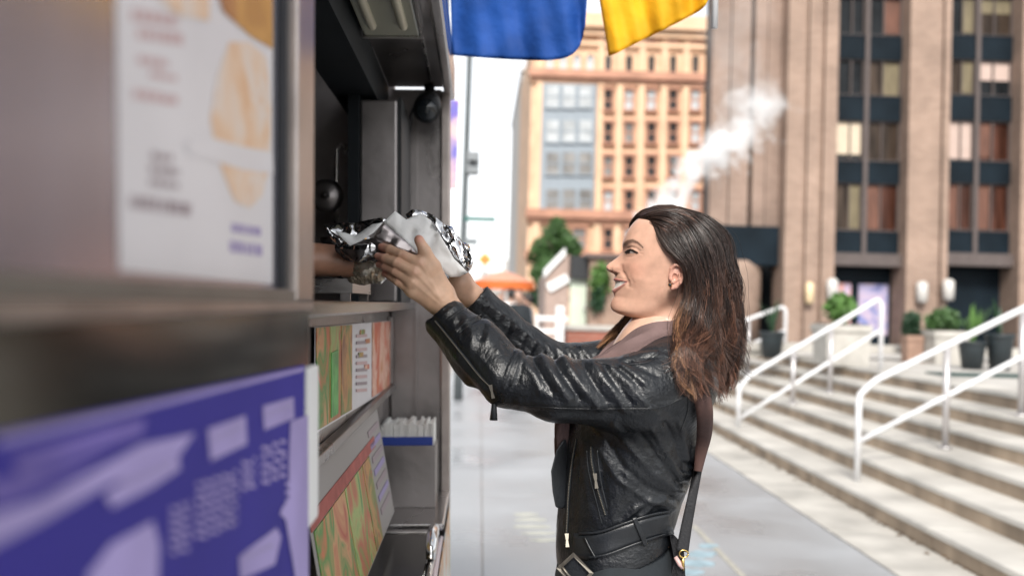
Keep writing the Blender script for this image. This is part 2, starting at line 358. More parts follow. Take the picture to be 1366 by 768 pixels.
def rail_set(Y, label, Xs, xe, z_at):
    root = thing('handrail', label, 'handrail', (Xs[0], Y, SH), 'white handrails on the stone staircase')
    def tz(x): return z_at(x)
    r = .026
    end = [(xe-.05, Y, tz(xe-.05)), (xe-.015, Y, tz(xe)-.012), (xe+.02, Y, tz(xe)-.05), (xe+.03, Y, tz(xe)-.11), (xe+.03, Y, SH*6)]
    x0 = Xs[0]
    MB().tube([(x0-.005, Y, SH), (x0-.005, Y, tz(x0)-.12), (x0+.005, Y, tz(x0)-.05), (x0+.05, Y, tz(x0)-.005), (x0+.12, Y, tz(x0+.12))]+end, r, 14).build('top_rail', M['rail'], root)
    MB().tube([(x0, Y, tz(x0)-.42), (xe+.02, Y, tz(xe)-.36)], r*.85, 12).build('middle_rail', M['rail'], root)
    for x in Xs[1:]:
        zb = SH*sum(1 for q in SX if q <= x)
        MB().tube([(x, Y, zb), (x, Y, tz(x)-.02)], .026, 10).tube([(x, Y, zb), (x, Y, zb+.02)], .05, 12).build('post', M['post'], root)
def zline(Y, p, q):
    a, b = aty(*p, Y), aty(*q, Y); return lambda x: a[2]+(b[2]-a[2])*(x-a[0])/(b[0]-a[0])
zA = zline(7.75, (1160, 511), (1366, 411)); xa = aty(1146, 560, 7.75)[0]
rail_set(7.75, 'nearest of the three white tube handrails, running out of the right edge of the photo', [xa, aty(1262, 540, 7.75)[0], 4.3], 4.62, zA)
zB = zline(11.2, (985, 510), (1165, 403))
rail_set(11.2, 'middle one of the three white tube handrails, its bent end before the pale planter', [aty(986, 540, 11.2)[0], aty(1058, 500, 11.2)[0], 4.0], aty(1176, 420, 11.2)[0]-.03, zB)
zC = zline(14.7, (990, 440), (1036, 412))
rail_set(14.7, 'farthest of the three white tube handrails, just right of the dark hair', [2.93, aty(1020, 470, 14.7)[0]-.25], aty(1048, 430, 14.7)[0]-.03, lambda x: zC(aty(1036, 412, 14.7)[0])+(x-aty(1036, 412, 14.7)[0])*.39)

# ------------------------------------------------------------------ plaza furniture
M['leaf'] = [mat('leaf_green', c, .55, noise=.4, nscale=3) for c in ((.05, .11, .03), (.085, .18, .04), (.025, .065, .03))]
def leaves(n, c, r, mi, size, par, name='foliage', flat=1.0, seed=0):
    rg = np.random.default_rng(seed); d = rg.normal(size=(n, 3)); d /= np.linalg.norm(d, axis=1, keepdims=True)
    rad = rg.random(n)**.45; P = d*rad[:, None]; lump = 1+.28*vnoise(d+seed, 2.3); P = np.array(c)+P*lump[:, None]*np.array(r)
    a = rg.normal(size=(n, 3)); a /= np.linalg.norm(a, axis=1, keepdims=True); b = np.cross(a, rg.normal(size=(n, 3))); b /= np.linalg.norm(b, axis=1, keepdims=True)
    s = size*(.6+.8*rg.random(n))[:, None]
    V = np.stack([P-a*s, P+b*s*.45, P+a*s, P-b*s*.45], 1).reshape(-1, 3)
    return nmesh(name, V, np.arange(4*n).reshape(-1, 4), M['leaf'][mi], par, smooth=False)
PZ = SH*6
M['planter'] = mat('planter_concrete', (.42, .40, .365), .8, noise=.15, nscale=5, bump=.2)
M['pot_black'] = mat('black_pot', (.015, .022, .026), .5, noise=.2)
M['pot_brown'] = mat('clay_pot', (.3, .19, .14), .8, noise=.2)
M['soil'] = mat('soil', (.03, .02, .014), .95)
def planter(label, u0, u1, vt, Y, mi, bush, mtl='planter', n=900, sz=.05, seed=1, zb=PZ):
    p0, p1 = aty(u0, vt, Y), aty(u1, vt, Y); cx = (p0[0]+p1[0])/2; w = (p1[0]-p0[0])/2; zt = (p0[2]+p1[2])/2
    root = thing('planter', label, 'planter', (cx, Y, zb), 'planters along the plaza edge')
    b = MB(); d = min(w, .35)
    b.add([(cx+sx*w*f, Y+sy*d*f, z) for z, f in ((zb, .9), (zt-.09, .96)) for sx, sy in ((-1, -1), (1, -1), (1, 1), (-1, 1))], [(0, 3, 2, 1), (4, 5, 6, 7), (0, 1, 5, 4), (1, 2, 6, 5), (2, 3, 7, 6), (3, 0, 4, 7)])
    b.build('box', M[mtl], root)
    rm = MB(); rm.bbox(cx-w*1.03, cx+w*1.03, Y-d*1.05, Y+d*1.05, zt-.088, zt, .015); rm.build('rim', M[mtl], root)
    MB().box(cx-w*.9, cx+w*.9, Y-d*.9, Y+d*.9, zt+.001, zt+.012).build('soil', M['soil'], root)
    if bush:
        bx, bz, rx, rz = bush; q = aty(bx, bz, Y)
        leaves(n, (q[0], Y, q[2]), (rx/F*Y, rx/F*Y, rz/F*Y), mi, sz, root, seed=seed)
        MB().tube([(q[0], Y, zt), (q[0], Y, q[2])], .012, 6).build('stem', M['pot_brown'], root)
    return root
planter('long pale planter with a bright green bush, behind the middle handrail', 1092, 1152, 433, 12.3, 1, (1122, 412, 18, 20), seed=3, n=1500, sz=.04)
planter('wide pale concrete planter with a round dark green bush, right of the brick pillar', 1236, 1284, 441, 13.2, 0, (1258, 430, 21, 19), seed=5, n=1500, sz=.04)
planter('small brown box planter with a pointed dark shrub in front of the brick pillar', 1206, 1228, 447, 13.4, 2, (1216, 436, 12, 22), 'pot_brown', seed=8, n=1000, sz=.035)
def round_pot(label, u, r_px, vt, Y, zb, spiky):
    q = aty(u, vt, Y); r = r_px/F*Y; root = thing('plant_pot', label, 'plant pot', (q[0], Y, zb), 'black plant pots on the plaza'); h = q[2]-zb
    MB().lathe([(r*.72, 0), (r*.95, h*.8), (r, h*.9), (r*1.06, h*.92), (r*1.06, h), (r*.92, h), (r*.9, h*.95)], (q[0], Y, zb), 24).build('pot', M['pot_black'], root)
    lf = MB()
    for k_ in range(spiky):
        a = random.uniform(0, 2*PI); l = random.uniform(.3, .6); t = random.uniform(.15, .5); w = .02
        p = [Vector((q[0]+math.cos(a)*t*l*s_, Y+math.sin(a)*t*l*s_, zb+h*.9+l*s_-.12*l*s_*s_)) for s_ in (0, .4, .75, 1)]
        sd_ = Vector((-math.sin(a), math.cos(a), 0))*w
        lf.add([p[0]-sd_, p[0]+sd_, p[1]-sd_, p[1]+sd_, p[2]-sd_*.7, p[2]+sd_*.7, p[3]], [(0, 1, 3, 2), (2, 3, 5, 4), (4, 5, 6)])
    lf.build('leaves', M['leaf'][1 if spiky > 12 else 2], root)
round_pot('black round pot holding a spiky yellow green plant', 1297, 18, 455, 12.0, PZ, 26)
round_pot('plain black round pot with a few short leaves, near the right edge of the photo', 1334, 18, 445, 12.0, PZ, 9)
round_pot('black pot half hidden behind the upper end of the farthest handrail', 1030, 16, 442, 13.6, PZ, 10)
bn = thing('stone_ledge', 'long low pale stone ledge across the plaza below the planters', 'ledge', (7, 13.9, PZ))
b = MB()
for j in range(7): b.bbox(3.6+j*1.5+.006, 5.1+j*1.5-.006, 13.75, 14.2, PZ+.09, PZ+.2, .012)
b.build('seat_slab', M['planter'], bn)
for j in range(8): b = MB(); b.bbox(3.7+j*1.45, 4.0+j*1.45, 13.82, 14.1, PZ, PZ+.088, .01); b.build('support', M['planter'], bn)
M['mat_green'] = mat('dark_green_mat', (.015, .05, .045), .8, noise=.3)
gm = MB(); p, q = atz(1245, 499, PZ), atz(1440, 510, PZ); gm.box(p[0], q[0], p[1]-.25, p[1]+.2, PZ+.001, PZ+.016)
tag(gm.build('floor_mat', M['mat_green']), 'dark green floor strip on the pale plaza at the right edge', 'mat')

# ------------------------------------------------------------------ brown brick tower
TY = 40.0
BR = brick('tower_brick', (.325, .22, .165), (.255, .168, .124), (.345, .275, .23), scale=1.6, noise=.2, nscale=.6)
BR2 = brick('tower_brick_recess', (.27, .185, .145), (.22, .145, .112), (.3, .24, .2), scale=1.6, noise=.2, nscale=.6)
M['spandrel'] = mat('dark_metal_panel', (.008, .014, .02), .5, noise=.3, nscale=.8, spec=.1)
M['mullion'] = mat('bronze_mullion', (.11, .09, .085), .5, noise=.15, spec=.2)
M['blind'] = mat('beige_blind', (.6, .5, .38), .8, noise=.06, nscale=3)
M['blind_pink'] = mat('pinkish_blind', (.5, .38, .33), .8, noise=.06, nscale=3)
M['reflection_brown'] = mat('brown_reflection', (.13, .055, .035), .7, noise=.4, nscale=4, stretch=(3, 1, .3))  # brown strips painted as reflections of orange buildings in the glass
M['drape'] = mat('olive_reflection', (.16, .13, .075), .7, noise=.4, nscale=4, stretch=(3, 1, .3))  # olive strips, painted for the same building reflections
tx = lambda u, v=400: aty(u, v, TY)[0]
tz = lambda v, u=1180: aty(u, v, TY)[2]
TOP = tz(-330)
tower = thing('brick_tower', 'tall brown brick building with ribbed piers and dark window bays above the plaza', 'building', (tx(1160), TY, -.14))
def pier(u0, u1, grooves, y0=TY, y1=TY+1.6, z0=-.14, m=BR, top=TOP):
    b = MB(); x0, x1 = tx(u0), tx(u1); xs = [x0]+[x0+(x1-x0)*g_ for g_ in grooves]+[x1]
    for i, (a, c) in enumerate(zip(xs[:-1], xs[1:])):
        off = .0 if i % 2 == 0 else .22
        b.box(a+(.0 if i == 0 else .001), c-.001, y0+off, y1, z0, top)
    b.build('pier', m, tower)
pier(1045, 1112, (.34, .42, .66, .74)); pier(1208, 1263, (.78, .84)); pier(1359, 1430, (.3, .38)); pier(1525, 1590, ())
# recessed left wing with dark slots
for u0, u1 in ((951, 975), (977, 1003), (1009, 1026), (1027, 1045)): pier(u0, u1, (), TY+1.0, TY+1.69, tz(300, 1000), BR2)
b = MB(); b.box(tx(953), tx(1046), TY+1.7, TY+2.6, tz(298, 1000), TOP); b.build('back_wall', M['dark'], tower)
b = MB(); b.box(tx(952), tx(1044), TY+.7, TY+2.5, tz(352, 1000), tz(299, 1000)); b.build('canopy', M['spandrel'], tower)
b = MB(); b.box(tx(962), tx(1045), TY+3.5, TY+4, -.14, tz(350, 1000)); b.build('entrance_wall', M['dark'], tower)
b = MB(); b.lathe([(1.1, 0), (1.1, tz(352, 1000)+.1), (.95, tz(346, 1000)+.14)], (tx(992), TY+1.6, -.14), 28); b.build('round_pier', BR, tower)
b = MB(); b.bbox(tx(1023), tx(1041), TY+3.5, TY+3.6, -.14, tz(378, 1030), .02); b.build('door', mat('pale_green_door', (.5, .55, .46), .6), tower)
# bays
floors = [(40, 73), (122, 156), (211, 241), (306, 336)]
ext = [(-46, -13), (-130, -97), (-214, -181), (-298, -265)]
rows = sorted(ext+floors)
proto = None
def window(x0, x1, z0, z1, sub, pm, blind=None):
    f = MB(); fr = .05
    f.box(x0, x1, TY+.86, TY+.98, z0, z0+fr); f.box(x0, x1, TY+.86, TY+.98, z1-fr, z1)
    f.box(x0, x0+fr, TY+.862, TY+.978, z0+fr, z1-fr); f.box(x1-fr, x1, TY+.862, TY+.978, z0+fr, z1-fr)
    xm = x0+(x1-x0)*sub; f.box(xm-.025, xm+.025, TY+.864, TY+.97, z0+fr, z1-fr)
    w = f.build('window', M['mullion'], tower)
    MB().box(x0+.01, x1-.01, TY+.985, TY+1.0, z0+.01, z1-.01).build('pane', pm, w)
    if blind:
        frac, bm_, part = blind; xa, xb = x0+fr, x1-fr
        if part == 'l': xb = xm-.026
        if part == 'r': xa = xm+.026
        MB().box(xa, xb, TY+.973, TY+.983, z1-fr-(z1-z0-2*fr)*frac, z1-fr-.002).build('blind', M[bm_], w)  # blinds, plus the strips that stand in for reflected buildings
panes = [mat('window_pane', (.014, .016, .018), .12, noise=.5, nscale=1.2, spec=.12), mat('window_pane_warm', (.045, .032, .024), .14, noise=.6, nscale=1.5, stretch=(3, 1, .4), spec=.12), mat('window_pane_red', (.06, .024, .016), .16, noise=.6, nscale=1.5, stretch=(3, 1, .4), spec=.12)]
rw = random.Random(4)
for bi, (u0, u1) in enumerate(((1112, 1208), (1263, 1359), (1430, 1525))):
    x0, x1 = tx(u0)+.002, tx(u1)-.002; xm = (x0+x1)/2
    uu = (u0+u1)/2
    for i, (va, vb) in enumerate(rows):
        za, zb = tz(va, uu), tz(vb, uu)
        b = MB(); b.box(x0, x1, TY+.8, TY+1.0, zb, za); b.box(x0, x1, TY+.77, TY+.8, za-.06, za); b.build('spandrel', M['spandrel'], tower)
        if i+1 < len(rows):
            zn = tz(rows[i+1][0], uu)
            for s_ in (0, 1):
                xa, xb = (x0, xm-.09) if s_ == 0 else (xm+.09, x1)
                kk = i-4; bl = None; pm = panes[0]
                if bi == 0 and kk == 1 and s_ == 0: bl = None
                if bi == 0 and (kk, s_) == (1, 0): bl = (.85, 'blind', 'f')
                if bi == 1 and (kk, s_) == (1, 0): bl = (.97, 'blind_pink', 'f')
                if bi == 1 and (kk, s_) == (0, 1): bl = (.55, 'blind_pink', 'f')
                if bi == 0 and (kk, s_) == (0, 1): bl = (.98, 'drape', 'r')
                if bi == 0 and (kk, s_) == (-1, 1): bl = (.95, 'reflection_brown', 'r')
                if bi == 1 and (kk, s_) == (-1, 0): bl = (.95, 'drape', 'r')
                if bi == 1 and (kk, s_) == (0, 0): bl = (.95, 'drape', 'r')
                if bi == 1 and (kk, s_) == (-1, 1): bl = (.4, 'drape', 'f')
                if kk == 2: bl = (.97, ['drape', 'reflection_brown', 'reflection_brown', 'reflection_brown', 'drape', 'reflection_brown'][bi*2+s_], ['r', 'l', 'l', 'l', 'r', 'l'][bi*2+s_]); pm = panes[2 if bi*2+s_ else 1]
                elif kk < 2 and rw.random() < .5: pm = panes[1]
                if kk == 1 and bi == 1 and s_ == 1: bl = (.9, 'reflection_brown', 'l'); pm = panes[2]
                window(xa, xb, zn+.002, zb-.002, .62 if s_ == 0 else .45, pm, bl)
    b = MB(); b.box(xm-.088, xm+.088, TY+.7, TY+.99, tz(338, uu), TOP); b.build('mullion', M['mullion'], tower)
    b = MB(); b.box(x0, x1, TY+.45, TY+1.0, tz(354, uu), tz(337, uu)); b.build('beam', M['mullion'], tower)
    b = MB(); b.box(x0, x1, TY+1.5, TY+1.7, -.14, tz(354, uu)); b.build('shopfront', M['spandrel'], tower)
b = MB(); b.box(tx(1046), tx(1590), TY+1.7, TY+12, -.14, TOP-.5); b.build('core', M['dark'], tower)
# posters in the ground floor
M['poster_a'] = mat('poster_print', (.5, .42, .6), .5, noise=.6, nscale=1.2)
def poster_print(name, cols, sc):
    m = mat(name, (.5, .5, .5), .45); nt = m.node_tree; N = nt.nodes; L = nt.links
    tc = N.new('ShaderNodeTexCoord'); nz = N.new('ShaderNodeTexNoise'); nz.inputs['Scale'].default_value = sc; nz.inputs['Detail'].default_value = 3; nz.inputs['Distortion'].default_value = 1.2; L.new(tc.outputs['Object'], nz.inputs['Vector'])
    cr = N.new('ShaderNodeValToRGB'); e = cr.color_ramp.elements
    for i, c in enumerate(cols):
        p = .3+.4*i/(len(cols)-1); el = e[i] if i < 2 else e.new(p); el.position = p; el.color = (*c, 1)
    L.new(nz.outputs['Fac'], cr.inputs[0]); L.new(cr.outputs[0], N['Principled BSDF'].inputs['Base Color']); return m
pp = [poster_print('poster_print_a', [(.1, .1, .3), (.55, .45, .6), (.7, .3, .2), (.6, .55, .6)], .8), poster_print('poster_print_b', [(.03, .05, .2), (.3, .3, .5), (.5, .4, .5), (.15, .2, .45)], .8)]
for (u0, u1, m_) in ((1119, 1152, pp[0]), (1163, 1203, pp[1])):
    MB().box(tx(u0), tx(u1), TY+1.4, TY+1.49, tz(448), tz(378)).build('poster', m_, tower)
M['lampw'] = mat('lamp_glass_white', (.55, .53, .5), .4)
M['lampy'] = mat('lamp_glass_cream', (.75, .58, .36), .4)
for (u, v, m_, lab) in ((1107, 384, 'lampw', 'white wall lamp at the edge of the widest brick pier'), (1226, 388, 'lampw', 'large white wall lamp on the front of the narrow brick pier'), (1261, 385, 'lampw', 'white wall lamp at the right corner of the narrow brick pier'), (1077, 389, 'lampy', 'small cream wall lamp in the middle of the widest brick pier')):
    x, z = tx(u, v), tz(v, u); r = .22 if m_ == 'lampw' else .16
    lp = thing('wall_lamp', lab, 'lamp', (x, TY-.02, z), 'wall lamps on the brick tower')
    MB().lathe([(r*.5, -.5), (r, -.42), (r*1.05, 0), (r, .3), (r*.5, .38)], (x, TY-.27, z), 16).build('shade', M[m_], lp)
    MB().box(x-.07, x+.07, TY-.06, TY-.001, z-.3, z+.2).build('bracket', M['black'], lp)

# ------------------------------------------------------------------ orange corner building
OY = 70.0
ox = lambda u, v=200: aty(u, v, OY)[0]
oz = lambda v, u=830: aty(u, v, OY)[2]
M['ochre'] = mat('ochre_stone', (.74, .50, .33), .8, noise=.14, nscale=.5)
M['ochre2'] = mat('ochre_brick', (.68, .46, .31), .85, noise=.2, nscale=.8)
M['terra'] = mat('terracotta', (.48, .25, .17), .8, noise=.2, nscale=.8)
M['bluegrey'] = mat('blue_grey_metal', (.28, .32, .36), .6, noise=.1)
M['pane_l'] = mat('bright_window_pane', (.45, .47, .48), .25, noise=.3, nscale=.8)
M['pane_d'] = mat('dark_window_pane', (.05, .045, .045), .15, noise=.5, nscale=.8)
M['pane_m'] = mat('mid_window_pane', (.22, .21, .2), .2, noise=.5, nscale=.8)
bld = thing('corner_building', 'orange stone building with rows of narrow windows and a blue grey window bay', 'building', (ox(830), OY, -.14))
B0, B1 = ox(706, 240), ox(985, 240); BT = oz(26)
b = MB(); b.box(B0, B1, OY+.5, OY+22, -.14, BT-.6); b.build('wall', M['ochre2'], bld)
wp = {}
def owin(x, z, w, h, pm, arched=False):
    key = (round(w, 2), round(h, 2), arched)
    if key not in wp:
        r = MB(); t = .12
        if arched:
            pts = [(-w/2, 0, -h/2), (w/2, 0, -h/2), (w/2, 0, h/2-w/2)]+[(w/2*math.cos(a), 0, h/2-w/2+w/2*math.sin(a)) for a in np.linspace(0.3, PI-.3, 7)]+[(-w/2, 0, h/2-w/2)]
            q = [(p[0]*1.35, p[1], p[2]*1.12) for p in pts]; n = len(pts)
            r.add([(p[0], -.18, p[2]) for p in q]+[(p[0], -.18, p[2]) for p in pts]+[(p[0], .1, p[2]) for p in pts]+[(p[0], .1, p[2]) for p in q], [(i, (i+1) % n, n+(i+1) % n, n+i) for i in range(n)]+[(n+i, n+(i+1) % n, 2*n+(i+1) % n, 2*n+i) for i in range(n)]+[(i, 3*n+i, 3*n+(i+1) % n, (i+1) % n) for i in range(n)])
        else:
            r.box(-w/2-t, -w/2, -.18, .1, -h/2, h/2); r.box(w/2, w/2+t, -.18, .1, -h/2, h/2); r.box(-w/2-t*1.5, w/2+t*1.5, -.24, .1, h/2, h/2+.22); r.box(-w/2-t*1.5, w/2+t*1.5, -.26, .1, -h/2-.16, -h/2)
            r.box(-w/2, w/2, -.06, -.02, -.05, .05)
        f = r.build('window', M['terra'] if not arched else M['ochre'], None); p = MB()
        p.box(-w/2+.005, w/2-.005, -.02, .06, -h/2+.005, h/2-.005)
        pa = p.build('pane', M['pane_d'], None); pa.parent = f; wp[key] = (f.data, pa.data); bpy.data.objects.remove(pa); bpy.data.objects.remove(f)
    f = bpy.data.objects.new('window', wp[key][0]); COL.objects.link(f); f.parent = bld; f.location = Vector((x, OY+.42, z))-Vector(bld['_org'])
    pa = bpy.data.objects.new('pane', wp[key][1]); COL.objects.link(pa); pa.parent = f
    pa.material_slots[0].link = 'OBJECT'; pa.material_slots[0].material = pm
sc_ = OY/F
ro = random.Random(3)
for u in (812, 840, 870, 899, 929, 958, 975):
    for v in (132, 176, 221, 267, 318, 362): owin(ox(u, v)-0.0, oz(v, u), 11*sc_, 27*sc_, M[ro.choice(['pane_d', 'pane_d', 'pane_m', 'pane_l'])])
    owin(ox(u, 84), oz(84, u), 9*sc_, 24*sc_, M['pane_d'], True)
    owin(ox(u, 45), oz(47, u), 8*sc_, 16*sc_, M['pane_d'])
for u in (734, 752, 770, 788):
    owin(ox(u, 84), oz(82, u), 10*sc_, 22*sc_, M['pane_l'], True)
for u in (748, 773): 
    for v in (318, 362): owin(ox(u, v), oz(v, u), 17*sc_, 28*sc_, M['pane_m'])
b = MB()                           # piers between the columns and mouldings
for u in (718, 800, 826, 855, 885, 914, 944): b.box(ox(u)-.22, ox(u)+.22, OY+.22, OY+.52, -.14, BT-1.2)
b.build('pilaster', M['ochre'], bld)
for v, h, pr, m_ in ((100, .55, .55, 'terra'), (287, .6, .6, 'terra'), (30, 1.0, .9, 'ochre'), (295, .3, .3, 'ochre'), (58, .3, .25, 'ochre'), (108, .3, .28, 'ochre'), (342, .5, .5, 'terra')):
    c = MB(); c.box(B0-.2, B1+.2, OY+.42-pr, OY+.6, oz(v)-h/2, oz(v)+h/2); c.box(B0-.1, B1+.1, OY+.45-pr*.6, OY+.6, oz(v)-h, oz(v)-h/2-.002); c.build('cornice', M[m_], bld)
bay = MB(); bay.box(ox(722), ox(794), OY+.05, OY+.5, oz(284, 757), oz(112, 757)); bo = bay.build('bay', M['bluegrey'], bld)
for v in (129, 175, 218, 267):
    for u in (737, 759, 781):
        x, z = ox(u, v), oz(v, u); w, h = 16.5*sc_, 29*sc_; f = MB()
        f.box(x-w/2-.08, x-w/2, OY-.06, OY+.048, z-h/2, z+h/2); f.box(x+w/2, x+w/2+.08, OY-.06, OY+.048, z-h/2, z+h/2); f.box(x-w/2, x+w/2, OY-.04, OY+.046, z-.04, z+.04); f.box(x-w/2-.1, x+w/2+.1, OY-.1, OY+.048, z-h/2-.12, z-h/2)
        fo = f.build('window', M['bluegrey'], bo); MB().box(x-w/2, x+w/2, OY, OY+.04, z-h/2, z+h/2).build('pane', M['pane_l' if v < 200 else 'pane_m'], fo)
# slim pale building further down the street
FY = 95.0; fx = lambda u: aty(u, 250, FY)[0]; fz = lambda v: aty(700, v, FY)[2]
M['pale_stone'] = mat('pale_grey_stone', (.5, .48, .46), .8, noise=.12, nscale=.3)
fb = thing('grey_building', 'slim pale grey building at the left edge of the orange one', 'building', (fx(700), FY, -.14))
b = MB(); b.box(fx(692), fx(716), FY, FY+30, -.14, fz(96)); b.box(fx(690.5), fx(716), FY-.4, FY+30.5, fz(96)+.002, fz(92)); b.build('wall', M['pale_stone'], fb)
b = MB()
for v in range(120, 400, 28): b.box(fx(699), fx(707), FY-.06, FY-.002, fz(v+16), fz(v))
b.build('window_strip', M['pane_m'], fb)
b = MB(); b.box(fx(694), fx(697.5), FY-2.5, FY-.05, fz(208), fz(104)); b.build('banner', mat('dark_green_banner', (.03, .07, .06), .7), fb)
fb2 = thing('grey_building', 'low grey building far down the street below the white sky', 'building', (fx(668), 140, -.14))
b = MB(); x_ = lambda u: aty(u, 380, 140)[0]; z_ = lambda v: aty(660, v, 140)[2]
b.box(x_(590), x_(640), 140, 160, -.14, z_(376)); b.box(x_(641), x_(690), 143, 160, -.14, z_(362)); b.box(x_(672), x_(690), 141, 142.9, -.14, z_(345)); b.build('wall', M['pale_stone'], fb2)
b = MB()
for u in range(596, 688, 9): b.box(x_(u), x_(u+4), 139.9 if u < 638 else 142.92, 139.99 if u < 638 else 142.99, z_(398), z_(388))
b.build('window_strip', M['pane_m'], fb2)
# ------------------------------------------------------------------ middle distance
GY = 26.0; gx = lambda u, v=400: aty(u, v, GY)[0]; gz = lambda v, u=760: aty(u, v, GY)[2]
BR3 = brick('low_wall_brick', (.33, .21, .15), (.26, .16, .115), (.3, .25, .21), scale=1.2, noise=.25, nscale=1)
BRED = brick('red_brick', (.33, .1, .065), (.26, .08, .05), (.3, .2, .16), scale=1.2, noise=.25, nscale=1)
lb = thing('stair_kiosk', 'low brown brick kiosk with a pale green door and sloping white coping', 'building', (gx(775), GY, -.14))
b = MB(); b.box(gx(786), gx(875), GY, GY+4, -.14, gz(343)); b.build('wall', BR3, lb)
b = MB(); b.box(gx(780), gx(880), GY-.15, GY+4.2, gz(343)+.002, gz(338)); b.build('roof', M['mullion'], lb)
b = MB(); b.box(gx(762), gx(785.5), GY+.3, GY+4, gz(371), gz(340)); b.build('fascia', M['black'], lb)
b = MB(); b.bbox(gx(763), gx(785), GY+.5, GY+.6, -.14, gz(371)-.005, .02); d_ = b.build('door', mat('pale_green_paint', (.5, .56, .46), .6, noise=.08, nscale=2), lb)
MB().tube([(gx(782), GY+.42, gz(415)), (gx(782), GY+.42, gz(405))], .02, 8).build('handle', M['post'], d_)
b = MB(); zc = -.14
pr = [(gx(729), GY+.6, zc), (gx(761), GY+.6, zc), (gx(761), GY+.6, gz(338)), (gx(754), GY+.6, gz(340)), (gx(729), GY+.6, gz(370))]
b.prism(pr, (0, 3, 0)); b.build('side_wall', mat('grey_brown_render', (.36, .27, .23), .85, noise=.1), lb)
b = MB(); q0, q1 = Vector((gx(727), GY+.5, gz(370))), Vector((gx(755), GY+.5, gz(339)))
b.prism([q0, q1, q1+Vector((0, 0, .2)), q0+Vector((0, 0, .2))], (0, .6, 0)); b.build('coping', M['white'], lb)
vine = thing('climbing_plant', 'light green climbing plant on the brick kiosk wall beside the woman\'s nose', 'plant', (gx(803), GY-.15, -.14))
leaves(500, (gx(800), GY-.12, gz(372)), (.3, .1, .5), 1, .07, vine, seed=4); leaves(350, (gx(797), GY-.15, gz(398)), (.22, .1, .35), 2, .07, vine, seed=6)
MB().tube([(gx(803), GY-.12, -.14), (gx(799), GY-.12, gz(400)), (gx(801), GY-.1, gz(370))], .02, 6).build('stem', M['pot_brown'], vine)
rb = thing('brick_planter', 'low red brick planter wall with a pale stone top behind the far sleeve', 'planter wall', (gx(790), GY-4, -.14))
RY = GY-4; rx = lambda u: aty(u, 440, RY)[0]; rz = lambda v: aty(760, v, RY)[2]
b = MB(); b.box(rx(757), rx(850), RY, RY+1.2, -.14, rz(440)); b.build('wall', BRED, rb)
b = MB(); b.bbox(rx(755), rx(852), RY-.06, RY+1.26, rz(440)+.001, rz(434), .02); b.build('coping', M['planter'], rb)
wf = thing('barrier', 'white post and rail barrier standing in front of the brick kiosk', 'barrier', (rx(745), RY-1.5, -.14))
BY = RY-1.5; bx = lambda u: aty(u, 430, BY)[0]; bz = lambda v: aty(740, v, BY)[2]
b = MB(); b.bbox(bx(741), bx(752), BY-.1, BY+.1, -.14, bz(408), .03); b.build('post', M['white'], wf)
b = MB(); b.bbox(bx(716), bx(757), BY-.05, BY+.05, bz(428), bz(422), .015); b.build('rail', M['white'], wf)
b = MB(); b.bbox(bx(716), bx(741)-.002, BY-.05, BY+.05, bz(445), bz(439), .015); b.build('rail', M['white'], wf)
b = MB(); b.bbox(bx(714), bx(718), BY-.04, BY+.06, -.14, bz(420), .015); b.build('post', M['white'], wf)
sg = thing('sign_plate', 'small tilted white plate fixed on the sloping kiosk wall', 'sign', (gx(744), GY+.5, gz(376)))
c = Vector((gx(746), GY+.55, gz(377))); dx_ = Vector((.26, 0, .15)); dz_ = Vector((-.06, 0, .1))
b = MB(); b.prism([c-dx_-dz_, c+dx_-dz_, c+dx_+dz_, c-dx_+dz_], (0, -.04, 0)); b.build('plate', M['white'], sg)
# tree
M['bark'] = mat('bark', (.09, .065, .05), .9, noise=.3, bump=.4)
EY = 34.0; ep = aty(742, 345, EY); eb = aty(742, 418, EY)
tr = thing('street_tree', 'dark green tree in front of the orange building', 'tree', (ep[0], EY, -.14))
tk = MB(); tk.tube([(ep[0], EY, -.14), (ep[0]+.05, EY, 1.2), (ep[0]-.05, EY, 2.4), (ep[0], EY, 3.6)], [.16, .13, .1, .05], 10)
for k_ in range(9):
    a = k_*2.4; z = 1.3+.25*k_; tk.tube([(ep[0], EY, z), (ep[0]+.5*math.cos(a), EY+.5*math.sin(a), z+.4), (ep[0]+.9*math.cos(a), EY+.9*math.sin(a), z+.6)], [.05, .035, .01], 6)
tk.build('trunk', M['bark'], tr)
for (u, v, r, n, s_) in ((742, 315, .55, 1500, 1), (735, 340, .75, 2600, 2), (752, 342, .6, 1800, 3), (727, 365, .55, 1500, 4), (740, 375, .6, 1500, 5), (724, 395, .5, 1300, 6), (760, 330, .4, 900, 7), (744, 298, .3, 500, 8)):
    p = aty(u, v, EY); leaves(n, (p[0], EY+random.uniform(-.4, .4), p[2]), (r, r, r*.8), 0 if s_ % 3 else 2, .085, tr, name='crown', seed=s_)
